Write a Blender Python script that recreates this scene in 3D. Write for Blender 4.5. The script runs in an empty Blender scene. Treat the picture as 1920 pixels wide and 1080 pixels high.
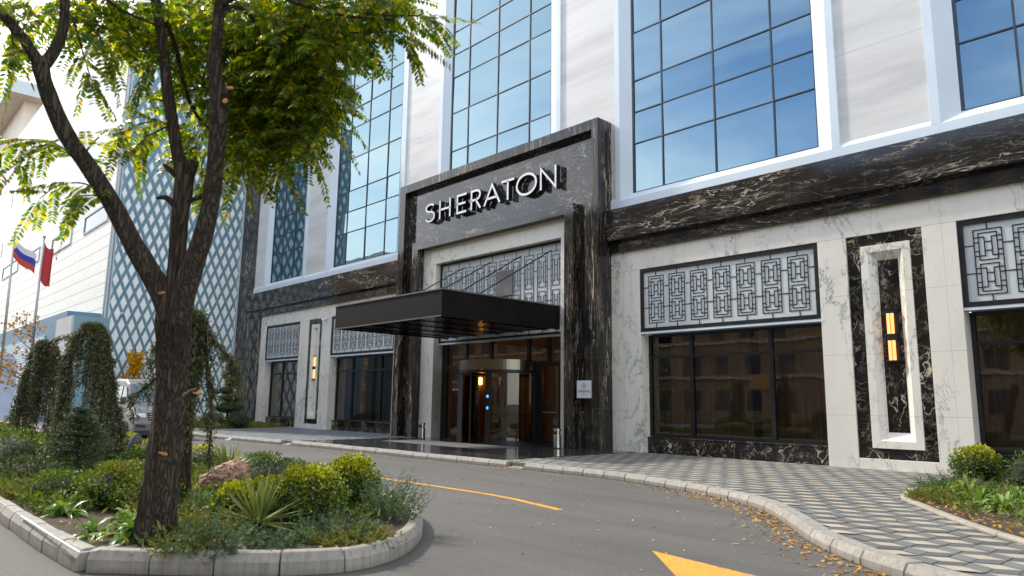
import bpy, bmesh, math, random
import numpy as np
from mathutils import Vector, Matrix
random.seed(7)
RS = np.random.RandomState(11)
C = bpy.context.scene.collection
R_ = math.radians

# ---------------------------------------------------------------- camera model (used to look up ground points too)
HC = 1.55
FPX = 1342.1
CR = np.array([0.68802165, 0.72556395, 0.01353354])
CU = np.array([0.10619753, -0.11911604, 0.98718461])
CF = np.array([-0.71787763, 0.67776716, 0.15900751])

def ray(x, y):
    d = CF * FPX + CR * (x - 960) - CU * (y - 540)
    return d / np.linalg.norm(d)

def gp(x, y, z=0.15):                      # ground point at height z
    d = ray(x, y)
    t = (z - HC) / d[2]
    return np.array([0, 0, HC]) + d * t

def dp(x, y, dep):                         # point at a distance along the view axis
    d = ray(x, y)
    return np.array([0, 0, HC]) + d * (dep / (d @ CF))

# ---------------------------------------------------------------- object helpers
def tag(o, label=None, cat=None, group=None, kind=None):
    if label: o['label'] = label
    if cat: o['category'] = cat
    if group: o['group'] = group
    if kind: o['kind'] = kind
    return o

def thing(name, label, cat, loc=(0, 0, 0), group=None, rz=0.0):
    o = bpy.data.objects.new(name, None)
    o.empty_display_size = 0.2
    C.objects.link(o)
    o.location = loc
    o.rotation_euler = (0, 0, rz)
    return tag(o, label, cat, group)

def wloc(p):
    v = np.zeros(3)
    while p is not None:
        v += np.array(p.location)
        p = p.parent
    return v

def link_mesh(name, me, mat, parent=None, loc=None, local=False, smooth=False):
    o = bpy.data.objects.new(name, me)
    C.objects.link(o)
    if parent is not None:
        o.parent = parent
        if not local:
            o.location = -wloc(parent) + (np.array(loc) if loc is not None else 0)
    elif loc is not None:
        o.location = loc
    if mat is not None:
        for m in (mat if isinstance(mat, (list, tuple)) else [mat]):
            me.materials.append(m)
    if smooth:
        me.polygons.foreach_set('use_smooth', [True] * len(me.polygons))
    return o

class MB:
    def __init__(s):
        s.v = []; s.f = []; s.m = []
    def add(s, vs, fs, mi=0):
        b = len(s.v)
        s.v += [tuple(map(float, p)) for p in vs]
        s.f += [tuple(b + i for i in f) for f in fs]
        s.m += [mi] * len(fs)
        return s
    def box(s, x0, x1, y0, y1, z0, z1, mi=0):
        v = [(x0, y0, z0), (x1, y0, z0), (x1, y1, z0), (x0, y1, z0), (x0, y0, z1), (x1, y0, z1), (x1, y1, z1), (x0, y1, z1)]
        return s.add(v, [(0, 3, 2, 1), (4, 5, 6, 7), (0, 1, 5, 4), (1, 2, 6, 5), (2, 3, 7, 6), (3, 0, 4, 7)], mi)
    def obox(s, p, ax, ay, az, mi=0):       # centre and three half-axes
        p, ax, ay, az = map(np.array, (p, ax, ay, az))
        v = [p + a * ax + b * ay + c * az for c in (-1, 1) for a, b in ((-1, -1), (1, -1), (1, 1), (-1, 1))]
        return s.add(v, [(0, 3, 2, 1), (4, 5, 6, 7), (0, 1, 5, 4), (1, 2, 6, 5), (2, 3, 7, 6), (3, 0, 4, 7)], mi)
    def bar(s, a, b, w, d, side=(0, 1, 0), mi=0):
        a, b, side = np.array(a, float), np.array(b, float), np.array(side, float)
        t = b - a; L = np.linalg.norm(t); t /= L
        n = np.cross(t, side); n /= np.linalg.norm(n)
        return s.obox((a + b) / 2, t * L / 2, n * w / 2, np.cross(n, t) * d / 2, mi)
    def quad(s, a, b, c, d, mi=0):
        return s.add([a, b, c, d], [(0, 1, 2, 3)], mi)
    def prism(s, poly, lo, hi, axis=2, mi=0):
        n = len(poly)
        def mk(p, h):
            if axis == 2: return (p[0], p[1], h)
            if axis == 1: return (p[0], h, p[1])
            return (h, p[0], p[1])
        v = [mk(p, lo) for p in poly] + [mk(p, hi) for p in poly]
        f = [tuple(range(n))[::-1], tuple(range(n, 2 * n))] + [(i, (i + 1) % n, n + (i + 1) % n, n + i) for i in range(n)]
        return s.add(v, f, mi)
    def tube(s, pts, rad, n=10, cap=True, mi=0, wob=None):
        pts = [np.array(p, float) for p in pts]
        if not hasattr(rad, '__len__'): rad = [rad] * len(pts)
        b = len(s.v); up = np.array([0.13, 0.21, 0.97])
        for i, p in enumerate(pts):
            t = pts[min(i + 1, len(pts) - 1)] - pts[max(i - 1, 0)]
            t /= (np.linalg.norm(t) + 1e-9)
            if i == 0:
                e = np.cross(t, up)
                if np.linalg.norm(e) < .1: e = np.cross(t, (1, 0, 0))
            else:
                e = e - t * (e @ t)
            e = e / np.linalg.norm(e); g = np.cross(t, e)
            for k in range(n):
                a = 2 * math.pi * k / n
                r = rad[i] * (wob(i, a) if wob else 1)
                s.v.append(tuple(p + (e * math.cos(a) + g * math.sin(a)) * r))
        for i in range(len(pts) - 1):
            for k in range(n):
                s.f.append((b + i * n + k, b + i * n + (k + 1) % n, b + (i + 1) * n + (k + 1) % n, b + (i + 1) * n + k)); s.m.append(mi)
        if cap:
            s.f.append(tuple(b + k for k in range(n))[::-1]); s.m.append(mi)
            s.f.append(tuple(b + (len(pts) - 1) * n + k for k in range(n))); s.m.append(mi)
        return s
    def cyl(s, c, r, z0, z1, n=24, mi=0):
        return s.tube([(c[0], c[1], z0), (c[0], c[1], z1)], r, n, True, mi)
    def build(s, name, mat, parent=None, loc=None, smooth=False, bevel=0, local=False, seg=2):
        v = np.array(s.v, float)
        if loc is not None and not local: v = v - np.array(loc)
        me = bpy.data.meshes.new(name)
        me.from_pydata([tuple(p) for p in v], [], s.f)
        if isinstance(mat, (list, tuple)):
            me.polygons.foreach_set('material_index', s.m)
        o = link_mesh(name, me, mat, parent, loc, local, smooth)
        if bevel:
            b = o.modifiers.new('bevel', 'BEVEL'); b.width = bevel; b.segments = seg; b.limit_method = 'ANGLE'; b.angle_limit = R_(40)
            b.harden_normals = False
        return o

def np_mesh(name, V, k, mat, parent=None, loc=None, attr=None):
    """V: (N,k,3) separate polygons of k corners each"""
    V = np.asarray(V, np.float32)
    N = V.shape[0]
    if loc is not None: V = V - np.array(loc, np.float32)
    me = bpy.data.meshes.new(name)
    me.vertices.add(N * k)
    me.vertices.foreach_set('co', V.reshape(-1))
    me.loops.add(N * k)
    me.loops.foreach_set('vertex_index', np.arange(N * k, dtype=np.int32))
    me.polygons.add(N)
    me.polygons.foreach_set('loop_start', np.arange(0, N * k, k, dtype=np.int32))
    me.polygons.foreach_set('loop_total', np.full(N, k, np.int32))
    me.update(calc_edges=True)
    return link_mesh(name, me, mat, parent, loc)

def unit(a):
    return a / (np.linalg.norm(a, axis=-1, keepdims=True) + 1e-9)

def rand_dirs(n):
    return unit(RS.normal(size=(n, 3)))

def leaves(P, D, S, L, W, bend=0.0):
    """six-cornered leaf blades -> (N,6,3)"""
    P, D, S = map(np.asarray, (P, D, S))
    L = np.broadcast_to(np.asarray(L, float), (len(P),))[:, None]
    W = np.broadcast_to(np.asarray(W, float), (len(P),))[:, None] / 2
    Nn = np.cross(D, S)
    b = bend * L
    return np.stack([P, P + D * L * .35 + S * W + Nn * b * .3, P + D * L * .75 + S * W * .75 + Nn * b * .1, P + D * L - Nn * b,
                     P + D * L * .75 - S * W * .75 + Nn * b * .1, P + D * L * .35 - S * W + Nn * b * .3], 1)

def rhombs(P, D, S, L, W):
    P, D, S = map(np.asarray, (P, D, S))
    L = np.broadcast_to(np.asarray(L, float), (len(P),))[:, None]
    W = np.broadcast_to(np.asarray(W, float), (len(P),))[:, None] / 2
    return np.stack([P, P + D * L * .45 + S * W, P + D * L, P + D * L * .45 - S * W], 1)

# ---------------------------------------------------------------- material helpers
class NT:
    def __init__(s, m):
        s.m = m; s.t = m.node_tree; s.n = s.t.nodes; s.l = s.t.links
    def node(s, ty, **kw):
        x = s.n.new(ty)
        for k, v in kw.items():
            if k.startswith('i_'):
                key = k[2:]
                key = int(key) if key.isdigit() else key.replace('_', ' ')
                s.put(x.inputs[key], v)
            else:
                setattr(x, k, v)
        return x
    def put(s, inp, v):
        if isinstance(v, bpy.types.NodeSocket): s.l.new(v, inp)
        elif isinstance(v, bpy.types.Node): s.l.new(v.outputs[0], inp)
        else:
            if inp.type == 'RGBA' and hasattr(v, '__len__') and len(v) == 3: v = (*v, 1)
            inp.default_value = v
    def math(s, op, a, b=0.0, clamp=False):
        x = s.node('ShaderNodeMath', operation=op, use_clamp=clamp)
        s.put(x.inputs[0], a); s.put(x.inputs[1], b)
        return x.outputs[0]
    def mix(s, f, a, b, blend='MIX'):
        x = s.node('ShaderNodeMix', data_type='RGBA', blend_type=blend)
        s.put(x.inputs[0], f); s.put(x.inputs[6], a); s.put(x.inputs[7], b)
        return x.outputs[2]
    def ramp(s, f, stops, interp='LINEAR'):
        x = s.node('ShaderNodeValToRGB'); e = x.color_ramp.elements
        x.color_ramp.interpolation = interp
        while len(e) < len(stops): e.new(.5)
        for k, (p, c) in enumerate(stops):
            e[k].position = p
            e[k].color = (*c, 1) if hasattr(c, '__len__') else (c, c, c, 1)
        s.put(x.inputs[0], f)
        return x.outputs[0]
    def pos(s):
        if not hasattr(s, '_p'): s._p = s.node('ShaderNodeNewGeometry').outputs['Position']
        return s._p
    def objpos(s):
        return s.node('ShaderNodeTexCoord').outputs['Object']
    def scale(s, v, sc, off=(0, 0, 0)):
        x = s.node('ShaderNodeMapping'); s.put(x.inputs[0], v)
        x.inputs['Scale'].default_value = sc; x.inputs['Location'].default_value = off
        return x.outputs[0]
    def noise(s, v, sc, det=4, rough=.55, dist=0.0):
        x = s.node('ShaderNodeTexNoise'); s.put(x.inputs['Vector'], v)
        x.inputs['Scale'].default_value = sc; x.inputs['Detail'].default_value = det
        x.inputs['Roughness'].default_value = rough; x.inputs['Distortion'].default_value = dist
        return x
    def vmath(s, op, a, b):
        x = s.node('ShaderNodeVectorMath', operation=op); s.put(x.inputs[0], a)
        if op == 'SCALE': s.put(x.inputs['Scale'], b)
        else: s.put(x.inputs[1], b)
        return x.outputs[0]
    def sep(s, v):
        x = s.node('ShaderNodeSeparateXYZ'); s.put(x.inputs[0], v); return x.outputs
    def bump(s, h, strength=.3, dist=.02):
        x = s.node('ShaderNodeBump'); x.inputs['Strength'].default_value = strength; x.inputs['Distance'].default_value = dist
        s.put(x.inputs['Height'], h); return x.outputs[0]
    def line(s, coord, period, width, off=0.0):
        """1 on a thin line every period"""
        a = s.math('MODULO', s.math('ADD', coord, 1000.0 * period + off), period)
        return s.math('LESS_THAN', a, width)

def mat(name, col=(.5, .5, .5), rough=.5, metal=0.0, spec=None, ior=None):
    m = bpy.data.materials.new(name); m.use_nodes = True
    t = NT(m); b = t.n['Principled BSDF']
    b.inputs['Base Color'].default_value = (*col, 1); b.inputs['Roughness'].default_value = rough; b.inputs['Metallic'].default_value = metal
    if ior: b.inputs['IOR'].default_value = ior
    t.b = b
    return m, t

def noisy(name, col, rough=.5, metal=0.0, sc=3.0, var=.25, bump=0.0, bsc=60.0, stretch=(1, 1, 1), bdist=.01):
    m, t = mat(name, col, rough, metal)
    p = t.scale(t.objpos(), stretch)
    n = t.noise(p, sc, 5).outputs[0]
    dark = tuple(c * (1 - var) for c in col); lite = tuple(min(1, c * (1 + var)) for c in col)
    t.put(t.b.inputs['Base Color'], t.ramp(n, [(.3, dark), (.7, lite)]))
    t.put(t.b.inputs['Roughness'], t.math('ADD', t.math('MULTIPLY', n, .2), rough - .1, True))
    if bump:
        t.put(t.b.inputs['Normal'], t.bump(t.noise(p, bsc, 5).outputs[0], bump, bdist))
    return m

def leafmat(name, stops, trans=.35, rough=.45, tcol=(1.15, 1.15, .6)):
    m, t = mat(name, stops[0][1], rough)
    rnd = t.node('ShaderNodeNewGeometry').outputs['Random Per Island']
    col = t.ramp(rnd, stops)
    t.put(t.b.inputs['Base Color'], col)
    tr = t.node('ShaderNodeBsdfTranslucent')
    t.put(tr.inputs[0], t.mix(1.0, col, tcol, 'MULTIPLY'))
    mx = t.node('ShaderNodeMixShader'); mx.inputs[0].default_value = trans
    t.l.new(t.b.outputs[0], mx.inputs[1]); t.l.new(tr.outputs[0], mx.inputs[2])
    t.l.new(mx.outputs[0], t.n['Material Output'].inputs[0])
    return m
# ---------------------------------------------------------------- materials
def white_marble(name, base=(.80, .765, .685), tone=True):
    m, t = mat(name, base, .32)
    p = t.pos()
    q = t.scale(p, (1.0, 1.0, .55))
    w = t.vmath('ADD', q, t.vmath('SCALE', t.vmath('SUBTRACT', t.noise(q, .9, 4).outputs['Color'], (.5, .5, .5)), 1.5))
    n = t.noise(w, 1.1, 6, .6).outputs[0]
    v = t.math('ABSOLUTE', t.math('SUBTRACT', n, .5))
    vein = t.ramp(v, [(0.0, 1.0), (.005, .8), (.018, .0)])
    soft = t.ramp(v, [(0.0, .30), (.09, .0)])
    patch = t.ramp(t.noise(q, .55, 3).outputs[0], [(.42, 0.0), (.6, 1.0)])
    f = t.math('MULTIPLY', vein, t.math('ADD', t.math('MULTIPLY', patch, .8), .06), True)
    c0 = t.ramp(t.noise(w, .6, 4).outputs[0], [(.3, tuple(c * .9 for c in base)), (.55, base), (.75, (base[0] * .99, base[1] * .95, base[2] * .86))])
    c1 = t.mix(t.math('MULTIPLY', soft, t.math('MULTIPLY', patch, .5)), c0, (.42, .46, .44))
    c2 = t.mix(t.math('MULTIPLY', f, .85), c1, (.13, .19, .185))
    x, y, z = t.sep(p)
    seam = t.math('MAXIMUM', t.line(z, 1.47, .012, .1), t.line(x, 1.53, .010, .3))
    t.put(t.b.inputs['Base Color'], t.mix(t.math('MULTIPLY', seam, .45), c2, (.25, .25, .23)))
    t.put(t.b.inputs['Roughness'], t.math('ADD', t.math('MULTIPLY', n, .25), .18))
    return m

def dark_marble(name, stretch, rough=.1, bright=1.0, seamx=1.9, seamz=1.62, ior=1.5, amt=.72):
    m, t = mat(name, (.02, .02, .02), rough, 0, ior=ior)
    p = t.pos()
    q = t.scale(p, stretch)
    w = t.vmath('ADD', q, t.vmath('SCALE', t.vmath('SUBTRACT', t.noise(q, 1.1, 3).outputs['Color'], (.5, .5, .5)), 1.1))
    n = t.noise(w, 1.5, 4, .5).outputs[0]
    v = t.math('ABSOLUTE', t.math('SUBTRACT', n, .5))
    fl = t.math('ABSOLUTE', t.math('SUBTRACT', t.math('FRACT', t.math('MULTIPLY', n, 11.0)), .5))
    flow = t.ramp(fl, [(0.0, 1.0), (.10, 0.0)])
    vein = t.ramp(v, [(0.0, 1.0), (.005, .9), (.014, 0.0)])
    n2 = t.noise(w, 3.4, 7, .7).outputs[0]
    v2 = t.ramp(t.math('ABSOLUTE', t.math('SUBTRACT', n2, .47)), [(0.0, 1.0), (.015, 0.0)])
    patch = t.ramp(t.noise(q, .9, 4, .6).outputs[0], [(.48, 0.0), (.60, 1.0)])
    patch2 = t.ramp(t.noise(t.scale(q, (1, 1, 1), (7, 3, 2)), 1.6, 3, .6).outputs[0], [(.48, 0.0), (.60, 1.0)])
    blot = t.ramp(t.noise(w, 7.0, 6, .7).outputs[0], [(.56, 0.0), (.64, 1.0)])
    base = t.ramp(t.noise(w, .9, 5).outputs[0], [(.3, (.006 * bright, .007 * bright, .008 * bright)), (.7, (.022 * bright, .020 * bright, .018 * bright))])
    gold = t.ramp(t.noise(q, 2.3, 3).outputs[0], [(.35, (.46, .31, .15)), (.6, (.72, .64, .52))])
    f = t.math('ADD', t.math('MULTIPLY', vein, t.math('ADD', patch, .10)), t.math('MULTIPLY', v2, t.math('MULTIPLY', patch2, .75)), True)
    f = t.math('ADD', f, t.math('MULTIPLY', blot, t.math('MULTIPLY', t.math('MULTIPLY', patch, patch2), .8)), True)
    f = t.math('ADD', f, t.math('MULTIPLY', flow, t.math('ADD', t.math('MULTIPLY', patch, .26), .05)), True)
    c = t.mix(t.math('MULTIPLY', f, amt), base, gold)
    x, y, z = t.sep(p)
    seam = t.math('MAXIMUM', t.line(z, seamz, .010, .2), t.line(x, seamx, .010, .7))
    t.put(t.b.inputs['Base Color'], t.mix(t.math('MULTIPLY', seam, .5), c, (.10, .10, .10)))
    t.put(t.b.inputs['Roughness'], t.math('ADD', t.math('MULTIPLY', f, .2), rough))
    wav = t.noise(p, .8, 2).outputs[0]
    t.put(t.b.inputs['Normal'], t.bump(wav, .05, .05))
    return m

M = {}
M['marble'] = white_marble('white_veined_marble')
M['dark_band'] = dark_marble('black_gold_marble_horizontal', (.42, .6, 2.0), .07, 1.0, ior=1.58, amt=.62)
M['dark_sign'] = dark_marble('slate_black_veined_sign_marble', (.75, .8, 1.7), .07, 1.5, 1.55, 1.3, ior=1.62, amt=.95)
M['dark_post'] = dark_marble('black_gold_marble_vertical', (3.2, 2.0, .26), .06, 1.0)
M['dark_panel'] = dark_marble('black_gold_marble_swirl', (1.1, 1.1, .9), .06, .9, 50, 50, amt=.95)
M['dark_end'] = dark_marble('dark_grey_marble', (1.2, .8, .35), .22, 1.6, 1.4, .9)

def onyx():
    m, t = mat('pale_onyx_panel', (.7, .7, .68), .35)
    p = t.pos()
    q = t.scale(p, (.16, .16, 1.0))
    n = t.noise(q, 1.0, 5, .58, .0).outputs[0]
    n2 = t.noise(t.scale(p, (.35, .35, 6.0)), 1.5, 5, .6, .0).outputs[0]
    c = t.ramp(n, [(.3, (.55, .54, .52)), (.42, (.63, .62, .60)), (.53, (.73, .72, .69)), (.7, (.77, .76, .74))])
    c = t.mix(t.math('MULTIPLY', t.ramp(n2, [(.45, 0.0), (.7, 1.0)]), .22), c, (.54, .53, .51))
    x_, y_, z_ = t.sep(p)
    t.put(t.b.inputs['Base Color'], t.mix(t.math('MULTIPLY', t.line(z_, 2.77, .014, .4), .5), c, (.3, .3, .3)))
    return m
M['onyx'] = onyx()
M['white_metal'] = noisy('white_aluminium', (.70, .79, .86), .35, 0, .7, .05)
M['black_metal'] = noisy('black_steel', (.018, .018, .020), .38, .3, 2, .25)
M['canopy'] = noisy('dark_bronze_sheet', (.009, .008, .0075), .55, .0, 1.3, .35, .05, 3.0); M['canopy'].node_tree.nodes['Principled BSDF'].inputs['IOR'].default_value = 1.22
M['steel'] = noisy('brushed_steel', (.55, .54, .52), .22, 1.0, 4, .1)
M['drum'] = noisy('polished_bronze_steel', (.20, .175, .14), .22, 1.0, 3, .1)
M['board'] = noisy('pale_screen_board', (.56, .60, .60), .5, 0, 1.2, .06)
M['sign_white'] = mat('white_sign_face', (.86, .87, .88), .35)[0]
M['plaque'] = mat('pale_acrylic_plaque', (.72, .76, .80), .3)[0]
M['ink'] = mat('dark_print', (.05, .06, .09), .5)[0]
M['white_plain'] = mat('white_plastic', (.78, .79, .80), .45)[0]
M['dark_glassy'] = mat('dark_lens', (.02, .02, .03), .1)[0]
M['rubber'] = mat('black_rubber', (.02, .02, .02), .75)[0]

def mirror_glass():
    m, t = mat('reflective_curtain_wall_glass', (.03, .05, .08), .02)
    g = t.node('ShaderNodeBsdfGlossy'); g.inputs['Roughness'].default_value = .015
    rnd = t.node('ShaderNodeNewGeometry').outputs['Random Per Island']
    g.inputs['Color'].default_value = (.32, .39, .43, 1)
    t.put(g.inputs['Color'], t.ramp(rnd, [(0.0, (.24, .365, .43)), (1.0, (.30, .42, .475))]))
    bp = t.bump(t.noise(t.scale(t.pos(), (1, 1, .6)), .55, 2).outputs[0], .10, .05)
    t.put(g.inputs['Normal'], bp)
    lw = t.node('ShaderNodeFresnel'); lw.inputs[0].default_value = 1.5
    f = t.math('ADD', t.math('MULTIPLY', lw.outputs[0], .5), .66, True)
    mx = t.node('ShaderNodeMixShader'); t.put(mx.inputs[0], f)
    t.l.new(t.b.outputs[0], mx.inputs[1]); t.l.new(g.outputs[0], mx.inputs[2])
    t.l.new(mx.outputs[0], t.n['Material Output'].inputs[0])
    return m
M['mirror'] = mirror_glass()

def clear_glass(name, tint, refl=1.0, ior=1.52):
    m, t = mat(name, (.02, .02, .02), .05)
    tr = t.node('ShaderNodeBsdfTransparent'); tr.inputs[0].default_value = (*tint, 1)
    g = t.node('ShaderNodeBsdfGlossy'); g.inputs['Roughness'].default_value = .01
    t.put(g.inputs['Normal'], t.bump(t.noise(t.pos(), .7, 2).outputs[0], .05, .05))
    fr = t.node('ShaderNodeFresnel'); fr.inputs[0].default_value = ior
    mx = t.node('ShaderNodeMixShader'); t.put(mx.inputs[0], t.math('MULTIPLY', fr.outputs[0], refl, True))
    t.l.new(tr.outputs[0], mx.inputs[1]); t.l.new(g.outputs[0], mx.inputs[2])
    t.l.new(mx.outputs[0], t.n['Material Output'].inputs[0])
    return m
M['shop_glass'] = clear_glass('tinted_window_glass', (.66, .63, .60), 2.3)
M['door_glass'] = clear_glass('clear_door_glass', (.70, .68, .62), 1.6)

def emit(name, col, s):
    m = bpy.data.materials.new(name); m.use_nodes = True
    t = NT(m); e = t.node('ShaderNodeEmission'); e.inputs[0].default_value = (*col, 1); e.inputs[1].default_value = s
    t.l.new(e.outputs[0], t.n['Material Output'].inputs[0])
    return m
M['lamp'] = emit('lit_lamp_tube', (1.0, .43, .14), 1.1)
M['bulb'] = emit('lit_lobby_lamp', (1.0, .48, .13), 12.0)
M['blue_led'] = emit('blue_indicator', (.08, .35, 1.0), 1.2)

M['curtain'] = noisy('brown_sheer_curtain', (.26, .185, .135), .8, 0, 3, .3, stretch=(6, 6, .2))
M['room'] = noisy('dark_room_lining', (.030, .022, .017), .7, 0, 1, .3)
M['lobby'] = noisy('brown_wood_lobby', (.24, .13, .05), .5, 0, 1.2, .5, stretch=(2, 2, .25))
M['lobby_pale'] = noisy('beige_lobby_column', (.36, .30, .20), .4, 0, 2, .3)

def asphalt():
    m, t = mat('worn_asphalt', (.1, .1, .1), .85)
    p = t.pos()
    big = t.noise(p, .22, 5, .6).outputs[0]
    mid = t.noise(t.scale(p, (.25, 1.0, 1)), 1.1, 6, .65).outputs[0]
    fine = t.noise(p, 55, 3, .7).outputs[0]
    vor = t.node('ShaderNodeTexVoronoi'); t.put(vor.inputs['Vector'], p); vor.inputs['Scale'].default_value = 95
    c = t.ramp(big, [(.3, (.074, .070, .064)), (.7, (.132, .124, .113))])
    c = t.mix(t.math('MULTIPLY', t.ramp(mid, [(.35, 0.0), (.75, 1.0)]), .55), c, (.180, .169, .154))
    c = t.mix(t.math('MULTIPLY', t.ramp(fine, [(.35, 1.0), (.65, 0.0)]), .55), c, (.045, .044, .042))
    c = t.mix(t.math('MULTIPLY', t.ramp(vor.outputs[0], [(0.0, 1.0), (.25, 0.0)]), .25), c, (.34, .33, .31))
    gr = t.noise(p, 16, 5, .75).outputs[0]
    c = t.mix(t.math('MULTIPLY', t.ramp(gr, [(.42, 0.0), (.62, 1.0)]), .42), c, (.075, .071, .066))
    gr2 = t.noise(p, 28, 4, .8).outputs[0]
    c = t.mix(t.math('MULTIPLY', t.ramp(gr2, [(.54, 0.0), (.66, 1.0)]), .40), c, (.25, .235, .21))
    tyre = t.ramp(t.noise(t.scale(p, (.06, 1.6, 1)), 1.0, 3).outputs[0], [(.48, 0.0), (.64, 1.0)])
    c = t.mix(t.math('MULTIPLY', tyre, .42), c, (.07, .067, .063))
    stain = t.ramp(t.noise(t.scale(p, (1, 1, 1), (9, 4, 0)), .5, 4, .6, .8).outputs[0], [(.56, 0.0), (.72, 1.0)])
    c = t.mix(t.math('MULTIPLY', stain, .5), c, (.075, .073, .07))
    w2 = t.vmath('ADD', p, t.vmath('SCALE', t.noise(p, 1.3, 4).outputs['Color'], .6))
    vc = t.node('ShaderNodeTexVoronoi', feature='DISTANCE_TO_EDGE'); t.put(vc.inputs['Vector'], w2); vc.inputs['Scale'].default_value = .35
    crack = t.math('MULTIPLY', t.ramp(vc.outputs[0], [(0.0, 1.0), (.006, 0.0)]), t.ramp(t.noise(p, .3, 2).outputs[0], [(.5, 0.0), (.6, .6)]))
    c = t.mix(crack, c, (.05, .05, .05))
    t.put(t.b.inputs['Base Color'], c)
    t.put(t.b.inputs['Normal'], t.bump(t.math('ADD', fine, t.math('MULTIPLY', vor.outputs[0], .6)), .55, .006))
    return m
M['asphalt'] = asphalt()

def paint(name, col):
    m, t = mat(name, col, .6)
    p = t.pos()
    wear = t.ramp(t.noise(p, 14, 6, .7).outputs[0], [(.47, 0.0), (.60, 1.0)])
    wear = t.math('MULTIPLY', wear, t.ramp(t.noise(p, 1.2, 3).outputs[0], [(.4, .35), (.65, 1.0)]))
    c = t.ramp(t.noise(p, 3, 4).outputs[0], [(.3, tuple(x * .82 for x in col)), (.7, col)])
    t.put(t.b.inputs['Base Color'], t.mix(wear, c, (.17, .16, .15)))
    t.put(t.b.inputs['Normal'], t.bump(t.noise(p, 60, 3).outputs[0], .4, .004))
    return m
M['yellow'] = paint('yellow_road_paint', (.78, .36, .030))

def concrete(name, col, streak=True):
    m, t = mat(name, col, .75)
    p = t.pos()
    rnd = t.node('ShaderNodeNewGeometry').outputs['Random Per Island']
    n = t.noise(p, 3.5, 6, .65).outputs[0]
    c = t.ramp(n, [(.3, tuple(x * .72 for x in col)), (.62, col), (.8, tuple(min(1, x * 1.12) for x in col))])
    c = t.mix(t.math('MULTIPLY', rnd, .22), c, tuple(x * .6 for x in col))
    st = t.ramp(t.noise(t.scale(p, (22, 22, 1.2)), 1.0, 3).outputs[0], [(.46, 0.0), (.64, 1.0)])
    c = t.mix(t.math('MULTIPLY', st, .55 if streak else .0), c, (.16, .15, .13))
    x, y, z = t.sep(p)
    tone = t.math('MULTIPLY', t.ramp(z, [(0.0, 1.0), (.07, 0.0)]), t.ramp(n, [(.3, .2), (.7, .9)]))  # darker brown towards the foot of each stone, broken by noise
    c = t.mix(tone, c, (.13, .11, .09))
    t.put(t.b.inputs['Base Color'], c)
    t.put(t.b.inputs['Normal'], t.bump(t.noise(p, 40, 5).outputs[0], .35, .006))
    return m
M['kerb'] = concrete('kerb_concrete', (.36, .335, .295))
M['edging'] = concrete('edging_concrete', (.38, .34, .28), False)

def paver(name, stops, rough=.8):
    m, t = mat(name, stops[0][1], rough)
    p = t.pos()
    rnd = t.node('ShaderNodeNewGeometry').outputs['Random Per Island']
    c = t.ramp(rnd, stops)
    n = t.noise(p, 2.2, 5, .6).outputs[0]
    c = t.mix(t.math('MULTIPLY', t.ramp(n, [(.45, 0.0), (.75, 1.0)]), .4), c, tuple(x * .55 for x in stops[0][1]))
    c = t.mix(t.math('MULTIPLY', t.noise(p, 70, 3).outputs[0], .35), c, tuple(x * .6 for x in stops[0][1]))
    t.put(t.b.inputs['Base Color'], c)
    t.put(t.b.inputs['Normal'], t.bump(t.noise(p, 90, 4).outputs[0], .35, .004))
    return m
M['pv_beige'] = paver('beige_paver', [(0, (.36, .315, .25)), (1, (.44, .39, .31))])
M['pv_grey'] = paver('grey_paver', [(0, (.125, .132, .130)), (1, (.18, .187, .18))])
M['pv_dark'] = paver('dark_paver', [(0, (.078, .087, .092)), (1, (.118, .127, .132))])
M['pv_brick'] = paver('grey_brick_paver', [(0, (.13, .15, .165)), (1, (.22, .24, .25))])
M['mortar'] = noisy('sand_joint', (.14, .13, .12), .9, 0, 6, .3)

def plaza():
    m, t = mat('polished_dark_granite', (.05, .05, .05), .1, 0, ior=1.6)
    p = t.pos(); x, y, z = t.sep(p)
    n = t.noise(p, 4, 6, .7).outputs[0]
    c = t.ramp(n, [(.35, (.028, .029, .032)), (.7, (.085, .085, .088))])
    seam = t.math('MAXIMUM', t.line(x, 1.2, .012), t.line(y, .9, .012))
    t.put(t.b.inputs['Base Color'], t.mix(t.math('MULTIPLY', seam, .6), c, (.12, .12, .12)))
    t.put(t.b.inputs['Roughness'], t.math('ADD', t.math('MULTIPLY', t.noise(p, 1.6, 4).outputs[0], .22), .02))
    return m
M['plaza'] = plaza()

def soil():
    m, t = mat('bed_soil', (.08, .05, .03), .95)
    p = t.pos()
    n = t.noise(p, 9, 6, .7).outputs[0]
    t.put(t.b.inputs['Base Color'], t.ramp(n, [(.3, (.035, .024, .016)), (.55, (.085, .058, .036)), (.75, (.15, .105, .065))]))
    t.put(t.b.inputs['Normal'], t.bump(t.noise(p, 25, 6, .7).outputs[0], .9, .04))
    return m
M['soil'] = soil()

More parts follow.
